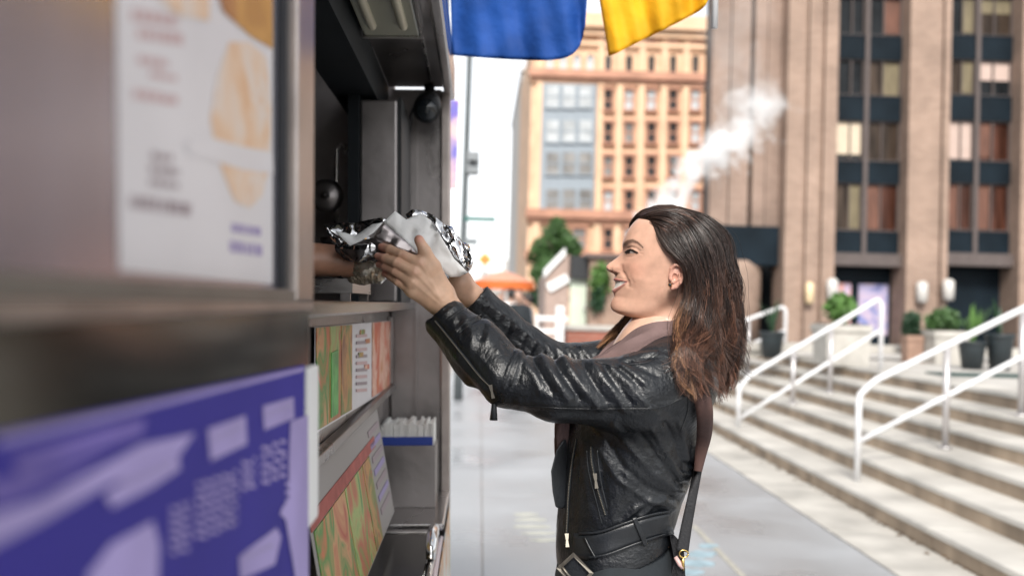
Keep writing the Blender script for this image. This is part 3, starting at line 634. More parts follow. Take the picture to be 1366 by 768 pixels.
# far snack stand with orange umbrella
UY = 21.0; up = aty(672, 383, UY); ut = aty(668, 361, UY)
um = thing('orange_umbrella', 'orange market umbrella over a snack stand far down the pavement', 'umbrella', (up[0], UY, 0))
M['orange'] = mat('orange_canvas', (.8, .2, .05), .7, noise=.08, translucent=.35); M['peach'] = mat('peach_canvas', (.8, .42, .3), .7, noise=.08, translucent=.35)
n = 8; R = (aty(713, 385, UY)[0]-aty(632, 385, UY)[0])/2; cx = up[0]; zb, zt = up[2]+.12, ut[2]
for k_ in range(n):
    a0, a1 = 2*PI*k_/n+.2, 2*PI*(k_+1)/n+.2; b = MB()
    P = [[(cx+R*s_*math.cos(a0+(a1-a0)*t), UY+R*s_*math.sin(a0+(a1-a0)*t), zt-(zt-zb)*s_**1.25) for t in (0, .25, .5, .75, 1)] for s_ in (.02, .25, .5, .75, 1)]
    b.grid(P); b.build('panel', M['peach'], um)
    b = MB(); c = R*1.002; b.grid([[(cx+c*math.cos(a0+(a1-a0)*t), UY+c*math.sin(a0+(a1-a0)*t), zb-h-(.05*math.sin(PI*t) if h else 0)) for t in np.linspace(0, 1, 7)] for h in (0, .13)]); b.build('valance', M['orange'], um)
MB().tube([(cx, UY, 0), (cx, UY, zt)], .025, 8).build('pole', M['post'], um)
sn = thing('snack_cart', 'small steel snack cart below the orange umbrella', 'cart', (cx+.1, UY, 0))
b = MB(); b.bbox(cx-.75, cx+.55, UY-.35, UY+.35, .35, 1.0, .03); b.build('body', M['steel'], sn)
b = MB(); b.bbox(cx-.8, cx+.6, UY-.4, UY+.4, 1.002, 1.05, .015); b.build('counter', M['steel_bright'], sn)
b = MB(); b.bbox(cx-.6, cx+.1, UY-.36, UY-.351, .45, .95, .003); b.build('sign_panel', M['cloth_red'], sn)
for s_ in (-.5, .35):
    MB().tube([(cx+s_, UY-.3, .2), (cx+s_, UY-.22, .2)], .2, 18).build('wheel', M['black'], sn)
arm0 = [((-.1, 0, .8), (-.13, -.01, .63), (-.13, .06, .49), (-.13, .08, .42)), ((.1, 0, .8), (.13, -.01, .63), (.13, .06, .49), (.13, .08, .42))]
q = atz(691, 470, 0)
def walker(label, u, Y, H, hd, sh, tr_, hr, arms=arm0, skin=(.45, .27, .2)):
    p = aty(u, 405, Y); return figure('person', label, (p[0], Y, 0), H, hd, arms, sh, tr_, hr, skin=skin)
M['hair_dark'] = mat('dark_hair', (.015, .011, .01), .5, noise=.3, nscale=40)
M['cloth_white'] = mat('white_cloth', (.7, .69, .68), .85, noise=.08, nscale=15)
M['cloth_blue'] = mat('denim', (.05, .07, .12), .85, noise=.2, nscale=20)
walker('pedestrian in a black top standing by the far snack cart', 692, 18.5, 1.72, PI*.9, M['cloth_dark'], M['cloth_dark'], M['hair_dark'])
walker('pedestrian in a white shirt and jeans left of the one in black', 682, 19.6, 1.75, .3, M['cloth_white'], M['cloth_blue'], M['hair_dark'])
walker('pedestrian in a grey top and dark trousers near the white barrier', 704, 19.0, 1.66, 1.2, M['cloth_grey'], M['cloth_dark'], M['hair_dark'])
walker('pedestrian in a red top behind the far snack cart', 668, 22.6, 1.7, PI, M['cloth_red'], M['cloth_dark'], M['hair_dark'])
# street light with signs
PY = 15.0; pp0 = aty(618, 330, PY); pp1 = aty(627, 60, PY)
sp = thing('street_light', 'thin grey street light pole with a signal box and two street signs', 'street light', (pp0[0], PY, -.138))
M['pole'] = mat('galvanised_pole', (.1, .115, .12), .5, .2, noise=.1)
xb = pp0[0]-.02; xt = pp1[0]; zt = pp1[2]
px = lambda z: xb+(xt-xb)*(z-0)/(zt-0)
MB().tube([(px(z), PY, z) for z in (-.138, 1, 2.5, 4, 5.4, 6.4)], [.075, .062, .056, .05, .045, .04], 12).build('pole', M['pole'], sp)
MB().tube([(px(6.4), PY, 6.4), (px(6.7)+.1, PY, 6.7), (px(6.9)+.5, PY, 6.85), (px(6.9)+1.1, PY, 6.9)], [.03, .028, .026, .024], 10).build('arm', M['pole'], sp)
MB().bbox(px(6.9)+1.1, px(6.9)+1.7, PY-.1, PY+.1, 6.83, 6.95, .03).build('lamp_head', M['pole'], sp)
c = aty(631, 218, PY); b = MB(); b.bbox(c[0]-.095, c[0]+.095, PY-.13, PY+.13, c[2]-.17, c[2]+.17, .025); sb = b.build('signal_box', mat('signal_grey', (.2, .215, .225), .5, noise=.1), sp)
MB().box(px(c[2])+.02, c[0]-.096, PY-.02, PY+.02, c[2]-.08, c[2]-.04).box(px(c[2])+.02, c[0]-.096, PY-.02, PY+.02, c[2]+.04, c[2]+.08).build('bracket', M['pole'], sb)
MB().lathe([(.02, -.02), (.075, 0), (.075, .02)], (c[0], PY-.14, c[2]), 16, fn=None).build('lens_ring', M['black'], sb)
for (u0, u1, v0, v1, m_) in ((619, 661, 289, 296, ('street_sign_green', (.01, .1, .085))), (620, 637, 318, 327, ('street_sign_grey', (.16, .18, .19)))):
    a, d_ = aty(u0, v0, PY), aty(u1, v1, PY); MB().bbox(a[0], d_[0], PY-.06, PY-.045, d_[2], a[2], .004).build('street_sign', mat(m_[0], m_[1], .5), sp)
# temporary diamond sign
DY = 28.0; dp = aty(647, 346, DY); ds = 9.5/F*DY
dg = thing('road_sign', 'orange diamond shaped road sign on a thin post against the white sky', 'road sign', (dp[0], DY, -.138))
b = MB(); b.prism([(dp[0]-ds, DY, dp[2]), (dp[0], DY, dp[2]-ds), (dp[0]+ds, DY, dp[2]), (dp[0], DY, dp[2]+ds)], (0, -.02, 0)); pl_ = b.build('plate', mat('sign_orange', (.75, .3, .02), .5), dg)
b = MB(); b.prism([(dp[0]-.045, DY-.022, dp[2]-.1), (dp[0]+.045, DY-.022, dp[2]-.1), (dp[0]+.03, DY-.022, dp[2]+.06), (dp[0]-.03, DY-.022, dp[2]+.06)], (0, -.004, 0)); b.build('symbol', M['cloth_red'], pl_)
MB().tube([(dp[0], DY+.03, -.138), (dp[0], DY+.03, dp[2])], .025, 8).build('post', M['pole'], dg)
# colourful banner behind the truck edge
cb = aty(606, 195, 6.5); bn_ = thing('banner', 'narrow pink and blue banner just behind the steel edge of the food truck', 'banner', (cb[0]-.12, 6.5, -.138))
MB().box(cb[0]-.35, cb[0]+.022, 6.5, 6.512, cb[2]-.28, cb[2]+.30).build('cloth', poster_print('banner_print', [(.5, .1, .15), (.6, .4, .4), (.1, .1, .4), (.3, .1, .4)], 3), bn_)
MB().tube([(cb[0]-.36, 6.506, -.138), (cb[0]-.36, 6.506, cb[2]+.33)], .02, 8).build('pole', M['pole'], bn_)

# ------------------------------------------------------------------ steam
SY = 24.0
def plume(uv0, uv1, r0, r1, dens, soft, nsc, endfade, seed):
    A, B = Vector(aty(*uv0, SY)), Vector(aty(*uv1, SY)); ax_ = (B-A); L_ = ax_.length; ax_.normalize()
    pts = [A-ax_*r0*.6, A, A.lerp(B, .25), A.lerp(B, .5), A.lerp(B, .75), B, B+ax_*r1*.5]; mr_ = 1.5
    mb = MB(); mb.tube(pts, [r0*.5]+[mr_*(r0+(r1-r0)*t) for t in (0, .25, .5, .75, 1)]+[r1*.8], 20); o_ = mb.build('steam', M['white'], None, loc=A); o_.data.materials.clear()
    m = bpy.data.materials.new('steam'); m.use_nodes = True; nt = m.node_tree; N = nt.nodes; L = nt.links; N.remove(N['Principled BSDF'])
    vol = N.new('ShaderNodeVolumePrincipled'); vol.inputs['Color'].default_value = (1, 1, 1, 1); vol.inputs['Anisotropy'].default_value = 0
    tc = N.new('ShaderNodeTexCoord')
    def mth(op, a, b=None, clamp=False):
        n = N.new('ShaderNodeMath'); n.operation = op; n.use_clamp = clamp
        for k_, q in enumerate((a, b)):
            if q is None: continue
            if isinstance(q, (int, float)): n.inputs[k_].default_value = q
            else: L.new(q, n.inputs[k_])
        return n.outputs[0]
    def vm(op, a, b):
        n = N.new('ShaderNodeVectorMath'); n.operation = op; L.new(a, n.inputs[0])
        if isinstance(b, (tuple, Vector)): n.inputs[1].default_value = b
        elif b is not None: L.new(b, n.inputs[1])
        return n
    t = vm('DOT_PRODUCT', tc.outputs['Object'], tuple(ax_)).outputs['Value']
    cr = vm('CROSS_PRODUCT', tc.outputs['Object'], tuple(ax_)); dist = vm('LENGTH', cr.outputs[0], None).outputs['Value']
    tn = mth('DIVIDE', t, L_, True); r_ = mth('ADD', r0, mth('MULTIPLY', tn, r1-r0)); q = mth('DIVIDE', dist, r_)
    nz = N.new('ShaderNodeTexNoise'); nz.inputs['Scale'].default_value = nsc; nz.inputs['Detail'].default_value = 6; nz.inputs['Roughness'].default_value = .62; nz.inputs['Distortion'].default_value = .9
    ad = vm('ADD', tc.outputs['Object'], (seed, seed*2, 0)); L.new(ad.outputs[0], nz.inputs['Vector'])
    f = mth('SUBTRACT', mth('ADD', mth('MULTIPLY', mth('SUBTRACT', nz.outputs['Fac'], .5), 4.2), soft), q)
    f = mth('MULTIPLY', f, 1.0, True); fade = mth('SUBTRACT', 1.0, mth('MULTIPLY', tn, endfade)); f = mth('MULTIPLY', mth('MULTIPLY', f, fade), dens); L.new(f, vol.inputs['Density'])
    L.new(vol.outputs[0], N['Material Output'].inputs['Volume']); o_.data.materials.append(m); o_['kind'] = 'stuff'; return o_
plume((862, 290), (1045, 118), .38, .9, 16, .7, 1.9, 1.0, 0)
plume((1000, 150), (972, -30), 1.0, 1.5, .3, .6, 1.0, .5, 3)
# ------------------------------------------------------------------ food truck
e2 = Vector((0, 1, 0)); e1 = Vector(CM.col[0]); e1 = (e1-e2*e1.y).normalized(); e3 = e1.cross(e2)
def T(x, y, z): return tuple(Vector((0, 0, CAMH))+e1*x+e2*y+e3*z)     # truck frame: out, along, up from camera height (the truck leans a little)
truck = thing('food_truck', 'stainless steel food truck with an open serving hatch and a purple sign panel', 'food truck', (T(-1.1, 1.2, 0)[0], 1.2, -.138))
def tp(name, m, boxes, parent=truck, bev=0):
    b = MB()
    for q in boxes:
        if bev: b.bbox(*q, b=bev, fn=T)
        else: b.box(*q, fn=T)
    return b.build(name, m, parent)
M['panel'] = mat('brushed_panel', (.43, .43, .52), .2, .92, noise=.1, nscale=3, rnoise=.08, bump=.03, bscale=30, stretch=(1, 1, .1))
M['panel_dark'] = mat('dark_polished_panel', (.11, .105, .09), .2, .9, noise=.3, nscale=3, rnoise=.06)
M['frame_steel'] = mat('frame_steel', (.33, .29, .27), .3, .9, noise=.2, nscale=12)
M['frame_olive'] = mat('frame_olive', (.15, .14, .125), .4, .6, noise=.15)
M['purple'] = mat('purple_sign', (.04, .032, .25), .6, noise=.08, nscale=6, spec=.12)
M['lilac'] = mat('lilac_print', (.17, .13, .4), .6, noise=.3, nscale=8, spec=.15)
M['lilac_pale'] = mat('pale_lilac_print', (.36, .3, .56), .6, noise=.15, nscale=8, spec=.15)
M['paper_w'] = mat('poster_white', (.68, .66, .68), .4, noise=.04)
M['print_dark'] = mat('print_dark', (.3, .24, .26), .5); M['print_red'] = mat('print_red', (.54, .37, .37), .5); M['print_violet'] = mat('print_violet', (.3, .25, .45), .5)
M['print_orange'] = poster_print('food_print_orange', [(.68, .4, .22), (.74, .52, .36), (.72, .62, .55), (.7, .45, .28)], 12)
# shell of the truck body (behind the faces below)
tp('roof', M['steel_dark'], [(-2.1, -.27, -1.2, 3.45, .96, 1.0)])
tp('back_wall', M['steel_dark'], [(-2.1, -2.06, -1.2, 3.45, -1.05, .958)])
tp('front_wall', M['steel_dark'], [(-2.058, -.27, -1.2, -1.16, -1.05, .958)])
tp('rear_wall', M['steel_dark'], [(-2.058, -.29, 3.38, 3.42, -1.05, .958)])
tp('floor', M['steel_dark'], [(-2.058, -.30, -1.158, 3.378, -1.05, -1.0)])
for yy in (-.5, 2.7):
    for xx in (-.62, -1.95):
        w = MB(); w.tube([T(xx-.1, yy, -1.21), T(xx+.1, yy, -1.21)], .36, 26); wo = w.build('wheel', M['black'], truck)
        MB().tube([T(xx-.105, yy, -1.21), T(xx+.105, yy, -1.21)], .2, 20).build('rim', M['steel'], wo)
# near side wall (a section that stands proud of the hatch): window panel above, sill rail, dark band, purple sign
X0 = -.19; K = X0/-.25; Y1N = 1.475*K
tp('side_wall', M['panel'], [(-.29, X0-.012, -1.158, Y1N-.05, .62*K, .958), (-.29, X0-.012, -1.158, Y1N-.05, -1.0, -.012*K)])
wn_ = tp('window_frame', M['frame_steel'], [(X0-.02, X0+.005, 1.34*K, 1.47*K, .002*K, .95), (X0-.02, X0+.004, -1.1, 1.338*K, .56*K, .62*K)], bev=.003)
tp('glass_pane', M['panel'], [(X0-.03, X0-.012, -1.1, 1.338*K, .018*K, .56*K)], wn_)
tp('gasket', M['black'], [(X0-.011, X0-.004, 1.322*K, 1.338*K, .02*K, .56*K)], wn_)
tp('sill_rail', M['frame_olive'], [(X0-.03, X0+.003, -1.1, 1.338*K, .0025*K, .0175*K)], wn_)
tp('trim_rail', M['frame_steel'], [(X0-.02, X0+.005, -1.1, 1.47*K, -.0105*K, .0015*K)], bev=.0015)
tp('polished_band', M['panel_dark'], [(X0-.01, X0, -1.1, 1.468*K, -.09*K, -.0115*K)])
def sheet_on(pts, m, par, name, off, fn=None):      # flat print shapes on the near wall, points (y, z) in the truck frame
    b = MB(); b.prism([T(X0+off, y, z) for y, z in pts], tuple(Vector(T(.0002, 0, 0))-Vector(T(0, 0, 0)))); return b.build(name, m, par)
def uv(u, v, x=X0):            # photo pixel -> (y, z) on the plane x
    y = x*F/(u-640); return (y, -(v-405)/F*y)
post = sheet_on([uv(182, -260), uv(380, -40), uv(381.5, 379), uv(192, 362)], M['paper_w'], wn_, 'poster', -.0117)
def blob(pts, m, par, name, off): return sheet_on([uv(*p) for p in pts], m, par, name, off)
def bars(rects, m, par, name, off):
    b = MB()
    for (u0, u1, v0, v1) in rects:
        ya, yb = uv(u0, 300)[0], uv(u1, 300)[0]
        za = lambda y, v, u: -(v-405)/F*y
        b.prism([T(X0+off, ya, za(ya, v0, u0)), T(X0+off, yb, za(yb, v0+(u1-u0)*.15, u1)), T(X0+off, yb, za(yb, v1+(u1-u0)*.15, u1)), T(X0+off, ya, za(ya, v1, u0))], tuple(Vector(T(.0002, 0, 0))-Vector(T(0, 0, 0))))
    return b.build(name, m, par)
rl = random.Random(9)
def textbars(u0, u1, v, h, m, par, off, name='lettering'):     # illegible line of print: short strokes of uneven length
    rs = []; u = u0
    while u < u1:
        w = rl.uniform(4, 11); rs.append((u, min(u+w, u1), v+(u-u0)*.15+rl.uniform(-1, 1), v+h+(u-u0)*.15)); u += w+rl.uniform(1.5, 3)
    return bars(rs, m, par, name, off)
for (u0, u1, v, h, m_) in ((205, 262, 16, 14, 'print_red'), (212, 268, 40, 14, 'print_red'), (213, 250, 78, 10, 'print_red'), (228, 262, 98, 8, 'print_red'), (208, 262, 122, 12, 'print_red'), (230, 256, 205, 9, 'print_dark'), (228, 264, 222, 9, 'print_dark'), (228, 264, 240, 8, 'print_dark'), (205, 280, 262, 16, 'print_dark'), (330, 366, 298, 12, 'print_violet'), (328, 368, 322, 14, 'print_violet')):
    textbars(u0, u1, v, h, M[m_], post, -.0113)
blob([(312, 100), (326, 58), (350, 58), (372, 78), (378, 150), (376, 225), (368, 262), (352, 278), (334, 270), (322, 240), (310, 205), (303, 160)], M['print_orange'], post, 'food_or_reflection', -.0112)
blob([(272, 190), (300, 184), (340, 196), (380, 205), (381, 232), (345, 228), (300, 214), (275, 208)], M['paper_w'], post, 'food_or_reflection', -.0109)
blob([(222, -60), (300, -70), (300, 30), (262, 22), (240, 5)], M['print_orange'], post, 'food_or_reflection', -.0109)
blob([(285, -90), (378, -70), (379, 66), (352, 50), (318, 18)], poster_print('cloth_reflection_brown', [(.45, .2, .03), (.6, .3, .06), (.35, .12, .03), (.6, .4, .3)], 7), post, 'food_or_reflection', -.0106)  # reflected yellow cloth in the glass, painted on as a flat shape
# purple sign panel
b = MB(); _t = [uv(-700, 730), uv(0, 577), uv(200, 532), uv(406, 486)]
b.prism([T(X0-.008, y, z) for y, z in [(.1, -.95)]+_t+[(_t[-1][0], -.95)]], tuple(Vector(T(.010, 0, 0))-Vector(T(0, 0, 0)))); pa = b.build('purple_sign_panel', M['purple'], truck)
def up_(pts, m, name, off=.0023): return sheet_on([uv(*p) for p in pts], m, pa, name, off)
def uwarp(pts): return pts
up_([(0, 580), (200, 535), (404, 489), (404, 494), (200, 542), (0, 590)], M['lilac_pale'], 'border'); up_([(20, 606), (150, 566), (195, 555), (190, 577), (120, 600), (30, 630)], M['lilac'], 'swirl')
up_([(-40, 690), (60, 660), (190, 590), (260, 575), (230, 618), (150, 640), (60, 690), (-40, 740)], M['lilac_pale'], 'swirl')
up_([(120, 760), (150, 720), (205, 690), (214, 720), (212, 790), (120, 800)], M['lilac_pale'], 'swirl')
up_([(-30, 640), (70, 625), (150, 598), (100, 625), (0, 668)], M['lilac'], 'swirl', .0026)
for pts in ([(140, 655), (175, 630), (235, 598), (240, 622), (200, 648), (150, 672)], [(276, 570), (326, 552), (328, 590), (280, 612)], [(349, 540), (390, 528), (391, 556), (351, 572)], [(318, 738), (330, 728), (368, 700), (374, 712), (366, 748), (320, 768)]):
    bo_ = up_(pts, M['lilac_pale'], 'text_box', .0029)
for (u0, u1, v, h, m_) in ((160, 228, 640, 6, 'print_violet'), (284, 320, 578, 5, 'print_violet'), (355, 386, 548, 4, 'print_violet'), (325, 364, 735, 5, 'print_violet')):
    rs = []; u = u0
    while u < u1: w = rl.uniform(4, 8); rs.append((u, min(u+w, u1), v-(u-u0)*.45, v+h-(u-u0)*.45)); u += w+2
    bars(rs, M[m_], pa, 'lettering', .0032)
for (u0, u1, v0, n_) in ((262, 316, 640, 7), (348, 380, 592, 5), (228, 254, 672, 6), (322, 340, 612, 4), (380, 400, 640, 3)):
    for k_ in range(n_):
        rs = []; u = u0; v = v0+k_*11
        while u < u1: w = rl.uniform(6, 14); rs.append((u, min(u+w, u1), v-(u-u0)*.33, v+5-(u-u0)*.33)); u += w+2.5
        bars(rs, M['lilac_pale'], pa, 'lettering', .0027)
up_([(386, 560), (409, 552), (411, 800), (398, 800), (392, 760), (380, 690), (372, 682), (376, 672), (384, 664), (384, 610)], M['lilac_pale'], 'wave_edge', .003)
tp('white_edge', M['white'], [(X0-.012, X0, 1.475*K+.001, 1.56*K, -.33*K, -.094*K)], bev=.004)
tp('jamb', M['frame_steel'], [(-.32, X0-.014, Y1N-.045, Y1N-.002, -1.0, .95)], bev=.004)
# serving hatch: counter, posters, end wall, awning, interior
tp('counter', M['steel_dark'], [(-.85, -.22, Y1N+.01, 3.2, -.012, 0)])
tp('counter_lip', mat('counter_edge', (.1, .098, .1), .22, 1), [(-.222, -.208, Y1N+.01, 3.2, -.018, .004)], bev=.004)
tp('lower_wall', M['steel_dark'], [(-.33, -.30, Y1N+.01, 3.3, -1.0, -.013)])
XP = -.296
def uvp(u, v, x=XP+.006): y = x*F/(u-640); return (y, -(v-405)/F*y)
def pprint(pts, m, par, name, off=.006, th=.0015):
    b = MB(); b.prism([T(XP+off, *uvp(u, v, XP+off)) for u, v in pts], tuple(Vector(T(th, 0, 0))-Vector(T(0, 0, 0)))); return b.build(name, m, par)
FP = [poster_print('menu_print_%d' % i, c, s*.5) for i, (c, s) in enumerate([([(.45, .06, .02), (.6, .3, .12), (.06, .24, .03), (.6, .13, .04)], 16), ([(.05, .22, .04), (.35, .45, .12), (.5, .1, .04), (.1, .35, .05)], 14), ([(.2, .06, .02), (.5, .24, .06), (.12, .2, .03), (.4, .06, .03)], 18), ([(.6, .16, .04), (.5, .08, .03), (.7, .45, .35), (.5, .2, .08)], 15)])]
bd = pprint([(421, 436), (526, 427), (526, 513), (421, 577)], M['paper_w'], truck, 'menu_board', .002)
for pts, m_ in (([(423, 437), (440, 435), (440, 563), (423, 573)], FP[0]), ([(441, 435), (455, 434), (455, 554), (441, 562)], FP[1]), ([(456, 434), (470, 433), (470, 545), (456, 553)], FP[2]), ([(497, 430), (525, 428), (525, 511), (497, 529)], FP[3])):
    pprint(pts, m_, bd, 'food_or_reflection', .0045)
pprint([(443, 470), (452, 466), (452, 550), (443, 556)], mat('lettuce_print', (.12, .42, .1), .5, noise=.4, nscale=30), bd, 'food_or_reflection', .0065)
for v in range(446, 520, 9):
    pprint([(476, v), (490, v-1), (490, v+3), (476, v+4)], M['print_dark' if v % 2 else 'print_red'], bd, 'lettering', .0045)
for k_, (u, v) in enumerate([(481, 440), (488, 452), (479, 470), (487, 486)]):
    pprint([(u, v), (u+6, v-1), (u+6, v+5), (u, v+6)], FP[k_ % 4], bd, 'food_or_reflection', .0047)
tp('board_rail', M['steel_dark'], [(-.298, -.276, 1.6, 3.28, -.283, -.262), (-.296, -.282, 3.235, 3.262, -.26, -.04)], bev=.003)
# lower slanted board, leaning outwards at the bottom
def low(y, t): return T(-.288+.05*t, y, -.285-.29*t)
def lowprint(ya, yb, ta, tb, m, par, name, off):
    o_ = Vector(T(off, 0, off*.17))-Vector(T(0, 0, 0)); b = MB(); b.prism([Vector(low(ya, ta))+o_, Vector(low(yb, ta))+o_, Vector(low(yb, tb))+o_, Vector(low(ya, tb))+o_], tuple(Vector(T(.0015, 0, 0))-Vector(T(0, 0, 0)))); return b.build(name, m, par)
lb_ = lowprint(1.62, 2.78, 0, 1, mat('shaded_menu_card', (.3, .28, .27), .5), truck, 'menu_board', 0)  # card colour darkened to paint the shade below the counter
lowprint(1.62, 2.6, .2, .29, M['cloth_red'], lb_, 'print_band', .002)
lowprint(1.64, 2.0, .3, .98, FP[0], lb_, 'food_or_reflection', .002); lowprint(2.01, 2.3, .3, .98, FP[1], lb_, 'food_or_reflection', .002); lowprint(2.31, 2.45, .3, .98, FP[2], lb_, 'food_or_reflection', .002)
for k_ in range(7): lowprint(2.5, 2.74, .12+.11*k_, .17+.11*k_, M['print_violet' if k_ % 2 else 'print_dark'], lb_, 'lettering', .002)
# end wall (facing the camera) and its bright corner
tp('end_wall', M['steel_dark'], [(-.29, -.128, 3.3, 3.34, -1.0, .71)])
tp('corner_post', M['frame_steel'], [(-.13, -.098, 3.27, 3.345, -1.05, .70)], bev=.006)
tp('seam_strip', M['steel_dark'], [(-.214, -.206, 3.29, 3.299, -.6, .68)])
tp('cabinet', M['steel_dark'], [(-.345, -.24, 2.88, 3.2, .004, .59)], bev=.006)
tp('cabinet_edge', M['black'], [(-.239, -.228, 2.9, 3.28, .004, .6)])
# shelf with the cool box lid
tp('shelf', M['steel'], [(-.30, -.10, 2.78, 3.268, -.628, -.61)], bev=.004)
ck = tp('cool_box', M['panel'], [(-.298, -.098, 1.62, 2.776, -1.0, -.64)], bev=.01)
tp('lid', M['panel_dark'], [(-.285, -.125, 1.66, 2.72, -.639, -.622)], ck, bev=.006)
tp('lid_frame', M['steel_bright'], [(-.29, -.115, 2.722, 2.752, -.639, -.618), (-.123, -.11, 1.66, 2.72, -.639, -.619)], ck, bev=.003)
hb = MB(); hp = [T(-.118, y, z) for y, z in ((2.42, -.617), (2.43, -.585), (2.5, -.575), (2.58, -.578), (2.63, -.6), (2.64, -.617))]; hb.tube(hp, [.012, .013, .015, .014, .012, .01], 10); hb.build('handle', M['chrome'], ck)
tp('outer_print', poster_print('side_print', [(.6, .55, .5), (.6, .3, .1), (.7, .68, .65), (.3, .4, .2)], 5), [(-.0975, -.0955, 1.66, 3.26, -.98, -.645)])
# awning
aw = tp('awning', M['steel_dark'], [(-.30, -.10, 1.06, 3.29, .715, .75)])
tp('fascia', M['steel'], [(-.118, -.084, 1.06, 3.36, .685, .80)], aw, bev=.008)
tp('ceiling_seam', M['steel_bright'], [(-.158, -.152, 1.3, 3.2, .708, .714)], aw)
for k_, x in enumerate((-.312, -.335, -.358, -.381)): tp('sliding_track', M['black' if k_ % 2 else 'steel_dark'], [(x-.009, x+.009, 1.13, 2.86, .60+.01*k_, .70)], aw)
lh = tp('lamp_housing', mat('lamp_cover', (.34, .34, .27), .35, noise=.1, nscale=4), [(-.29, -.15, 1.55, 2.5, .672, .706)], aw, bev=.006)
tp('lamp_trim', M['steel_bright'], [(-.295, -.145, 2.502, 2.512, .668, .708), (-.148, -.143, 1.55, 2.5, .668, .708)], lh)
for x in (-.26, -.185): 
    b = MB(); b.tube([T(x, 1.6, .668), T(x, 2.4, .668)], .011, 10); b.build('lamp_tube', mat('dim_tube', (.55, .52, .4), .4), lh)
# interior
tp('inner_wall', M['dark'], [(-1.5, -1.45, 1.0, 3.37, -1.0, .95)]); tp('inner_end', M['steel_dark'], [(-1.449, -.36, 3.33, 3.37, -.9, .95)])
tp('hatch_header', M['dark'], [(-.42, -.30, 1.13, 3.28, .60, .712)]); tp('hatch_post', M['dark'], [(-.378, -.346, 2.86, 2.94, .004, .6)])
tp('inner_shelf', M['steel_dark'], [(-1.44, -1.1, 1.5, 3.3, .34, .36)]); 
hood = MB(); hood.prism([T(-1.44, 1.5, .5), T(-.8, 1.5, .7), T(-.8, 1.5, .9), T(-1.44, 1.5, .9)], tuple(Vector((0, 1.7, 0)))); hood.build('extractor_hood', M['steel_dark'], truck)
# things hanging and standing in the hatch
q = T(-.47, 3.05, 0); ld = thing('ladle', 'thin steel ladle handle hanging inside the dark serving hatch', 'ladle', T(-.47, 3.05, .2))
MB().tube([T(-.415, 3.05, .46), T(-.405, 3.05, .478), T(-.425, 3.05, .485), T(-.437, 3.05, .47), T(-.437, 3.05, .34), T(-.437, 3.05, .24)], .006, 8).build('handle', M['steel_bright'], ld)
b = MB(); b.lathe([(.004, -.06), (.03, -.05), (.045, -.02), (.05, 0), (.046, 0), (.03, -.04)], (0, 0, 0), 18, fn=lambda x, y, z: T(-.437+x, 3.05+y, .2+z)); b.build('bowl', M['steel'], ld)
pl_ = thing('pot_lid', 'round steel pot lid leaning in the dark serving hatch beside the ladle', 'pot lid', T(-.455, 2.95, .2))
b = MB(); b.lathe([(.05, 0), (.049, .006), (.034, .014), (.016, .018), (.007, .02), (.007, .03), (.009, .033)], (0, 0, 0), 28, fn=lambda x, y, z: T(-.452+x, 2.95-z, .318+y)); b.build('lid', M['steel_dark'], pl_)
sl_ = thing('spot_lamp', 'black round spot lamp on a bracket under the far end of the awning', 'lamp', T(-.165, 3.25, .62))
b = MB(); b.tube([T(-.165, 3.25, .655), T(-.165, 3.17, .635), T(-.165, 3.08, .60)], [.034, .042, .042], 22); b.build('housing', M['black'], sl_)
b = MB(); b.tube([T(-.165, 3.079, .5998), T(-.165, 3.07, .5965)], [.034, .03], 22); b.build('lens', M['glass_dark'], sl_)
b = MB(); b.tube([T(-.165, 3.26, .713), T(-.165, 3.24, .66)], .018, 12); b.tube([T(-.20, 3.25, .67), T(-.225, 3.28, .62), T(-.235, 3.285, .56)], .007, 8); b.build('bracket', M['black'], sl_)
# rack on the counter
rk = thing('tray_rack', 'small open steel tray rack standing on the counter below the vendor\'s forearm', 'rack', T(-.36, 2.25, 0))
tp('top_frame', M['steel'], [(-.47, -.262, 2.06, 2.075, .022, .052), (-.47, -.262, 2.385, 2.4, .022, .052), (-.276, -.262, 2.076, 2.384, .0225, .0515), (-.47, -.456, 2.076, 2.384, .0225, .0515)], rk)
for (x, y) in ((-.287, 2.062), (-.287, 2.385), (-.47, 2.062), (-.47, 2.385)): tp('leg', M['steel_dark'], [(x, x+.02, y, y+.013, .001, .0218)], rk)
tp('tray', M['steel_dark'], [(-.455, -.278, 2.078, 2.382, .026, .031)], rk)
# napkin box
nb = thing('napkin_box', 'open steel box with a blue band, on the shelf below the menu boards', 'napkin box', T(-.22, 3.08, -.61))
w0, w1, h0, h1, y0, y1 = -.308, -.133, -.609, -.425, 3.0, 3.16
tp('box', M['steel_dark'], [(w0, w1, y0, y0+.006, h0, h1), (w0, w1, y1-.006, y1, h0, h1), (w0, w0+.006, y0+.006, y1-.006, h0, h1), (w1-.006, w1, y0+.006, y1-.006, h0, h1), (w0+.006, w1-.006, y0+.006, y1-.006, h0, h0+.006)], nb)
tp('band', mat('blue_card', (.02, .05, .3), .5), [(w0+.004, w1-.008, y0+.0085, y0+.011, -.44, -.40)], nb)
nk = thing('napkin_stack', 'stack of white paper napkins in the steel box', 'napkins', T(-.22, 3.08, -.6), )
M['napkin'] = mat('napkin_paper', (.78, .76, .72), .9, noise=.05, nscale=30, bump=.3, bscale=80)
for k_ in range(26):
    x = w0+.012+k_*.0061; h = -.362+rl.uniform(-.003, .008); b = MB(); j = rl.uniform(-.003, .003)
    b.box(x+j*.3, x+.00605+j*.3, y0+.014, y1-.012, -.6, h, fn=lambda X, Y, Z: T(X+(Z+.6)*j, Y, Z+.004*math.sin(Y*60+k_))); b.build('napkin', M['napkin'], nk)

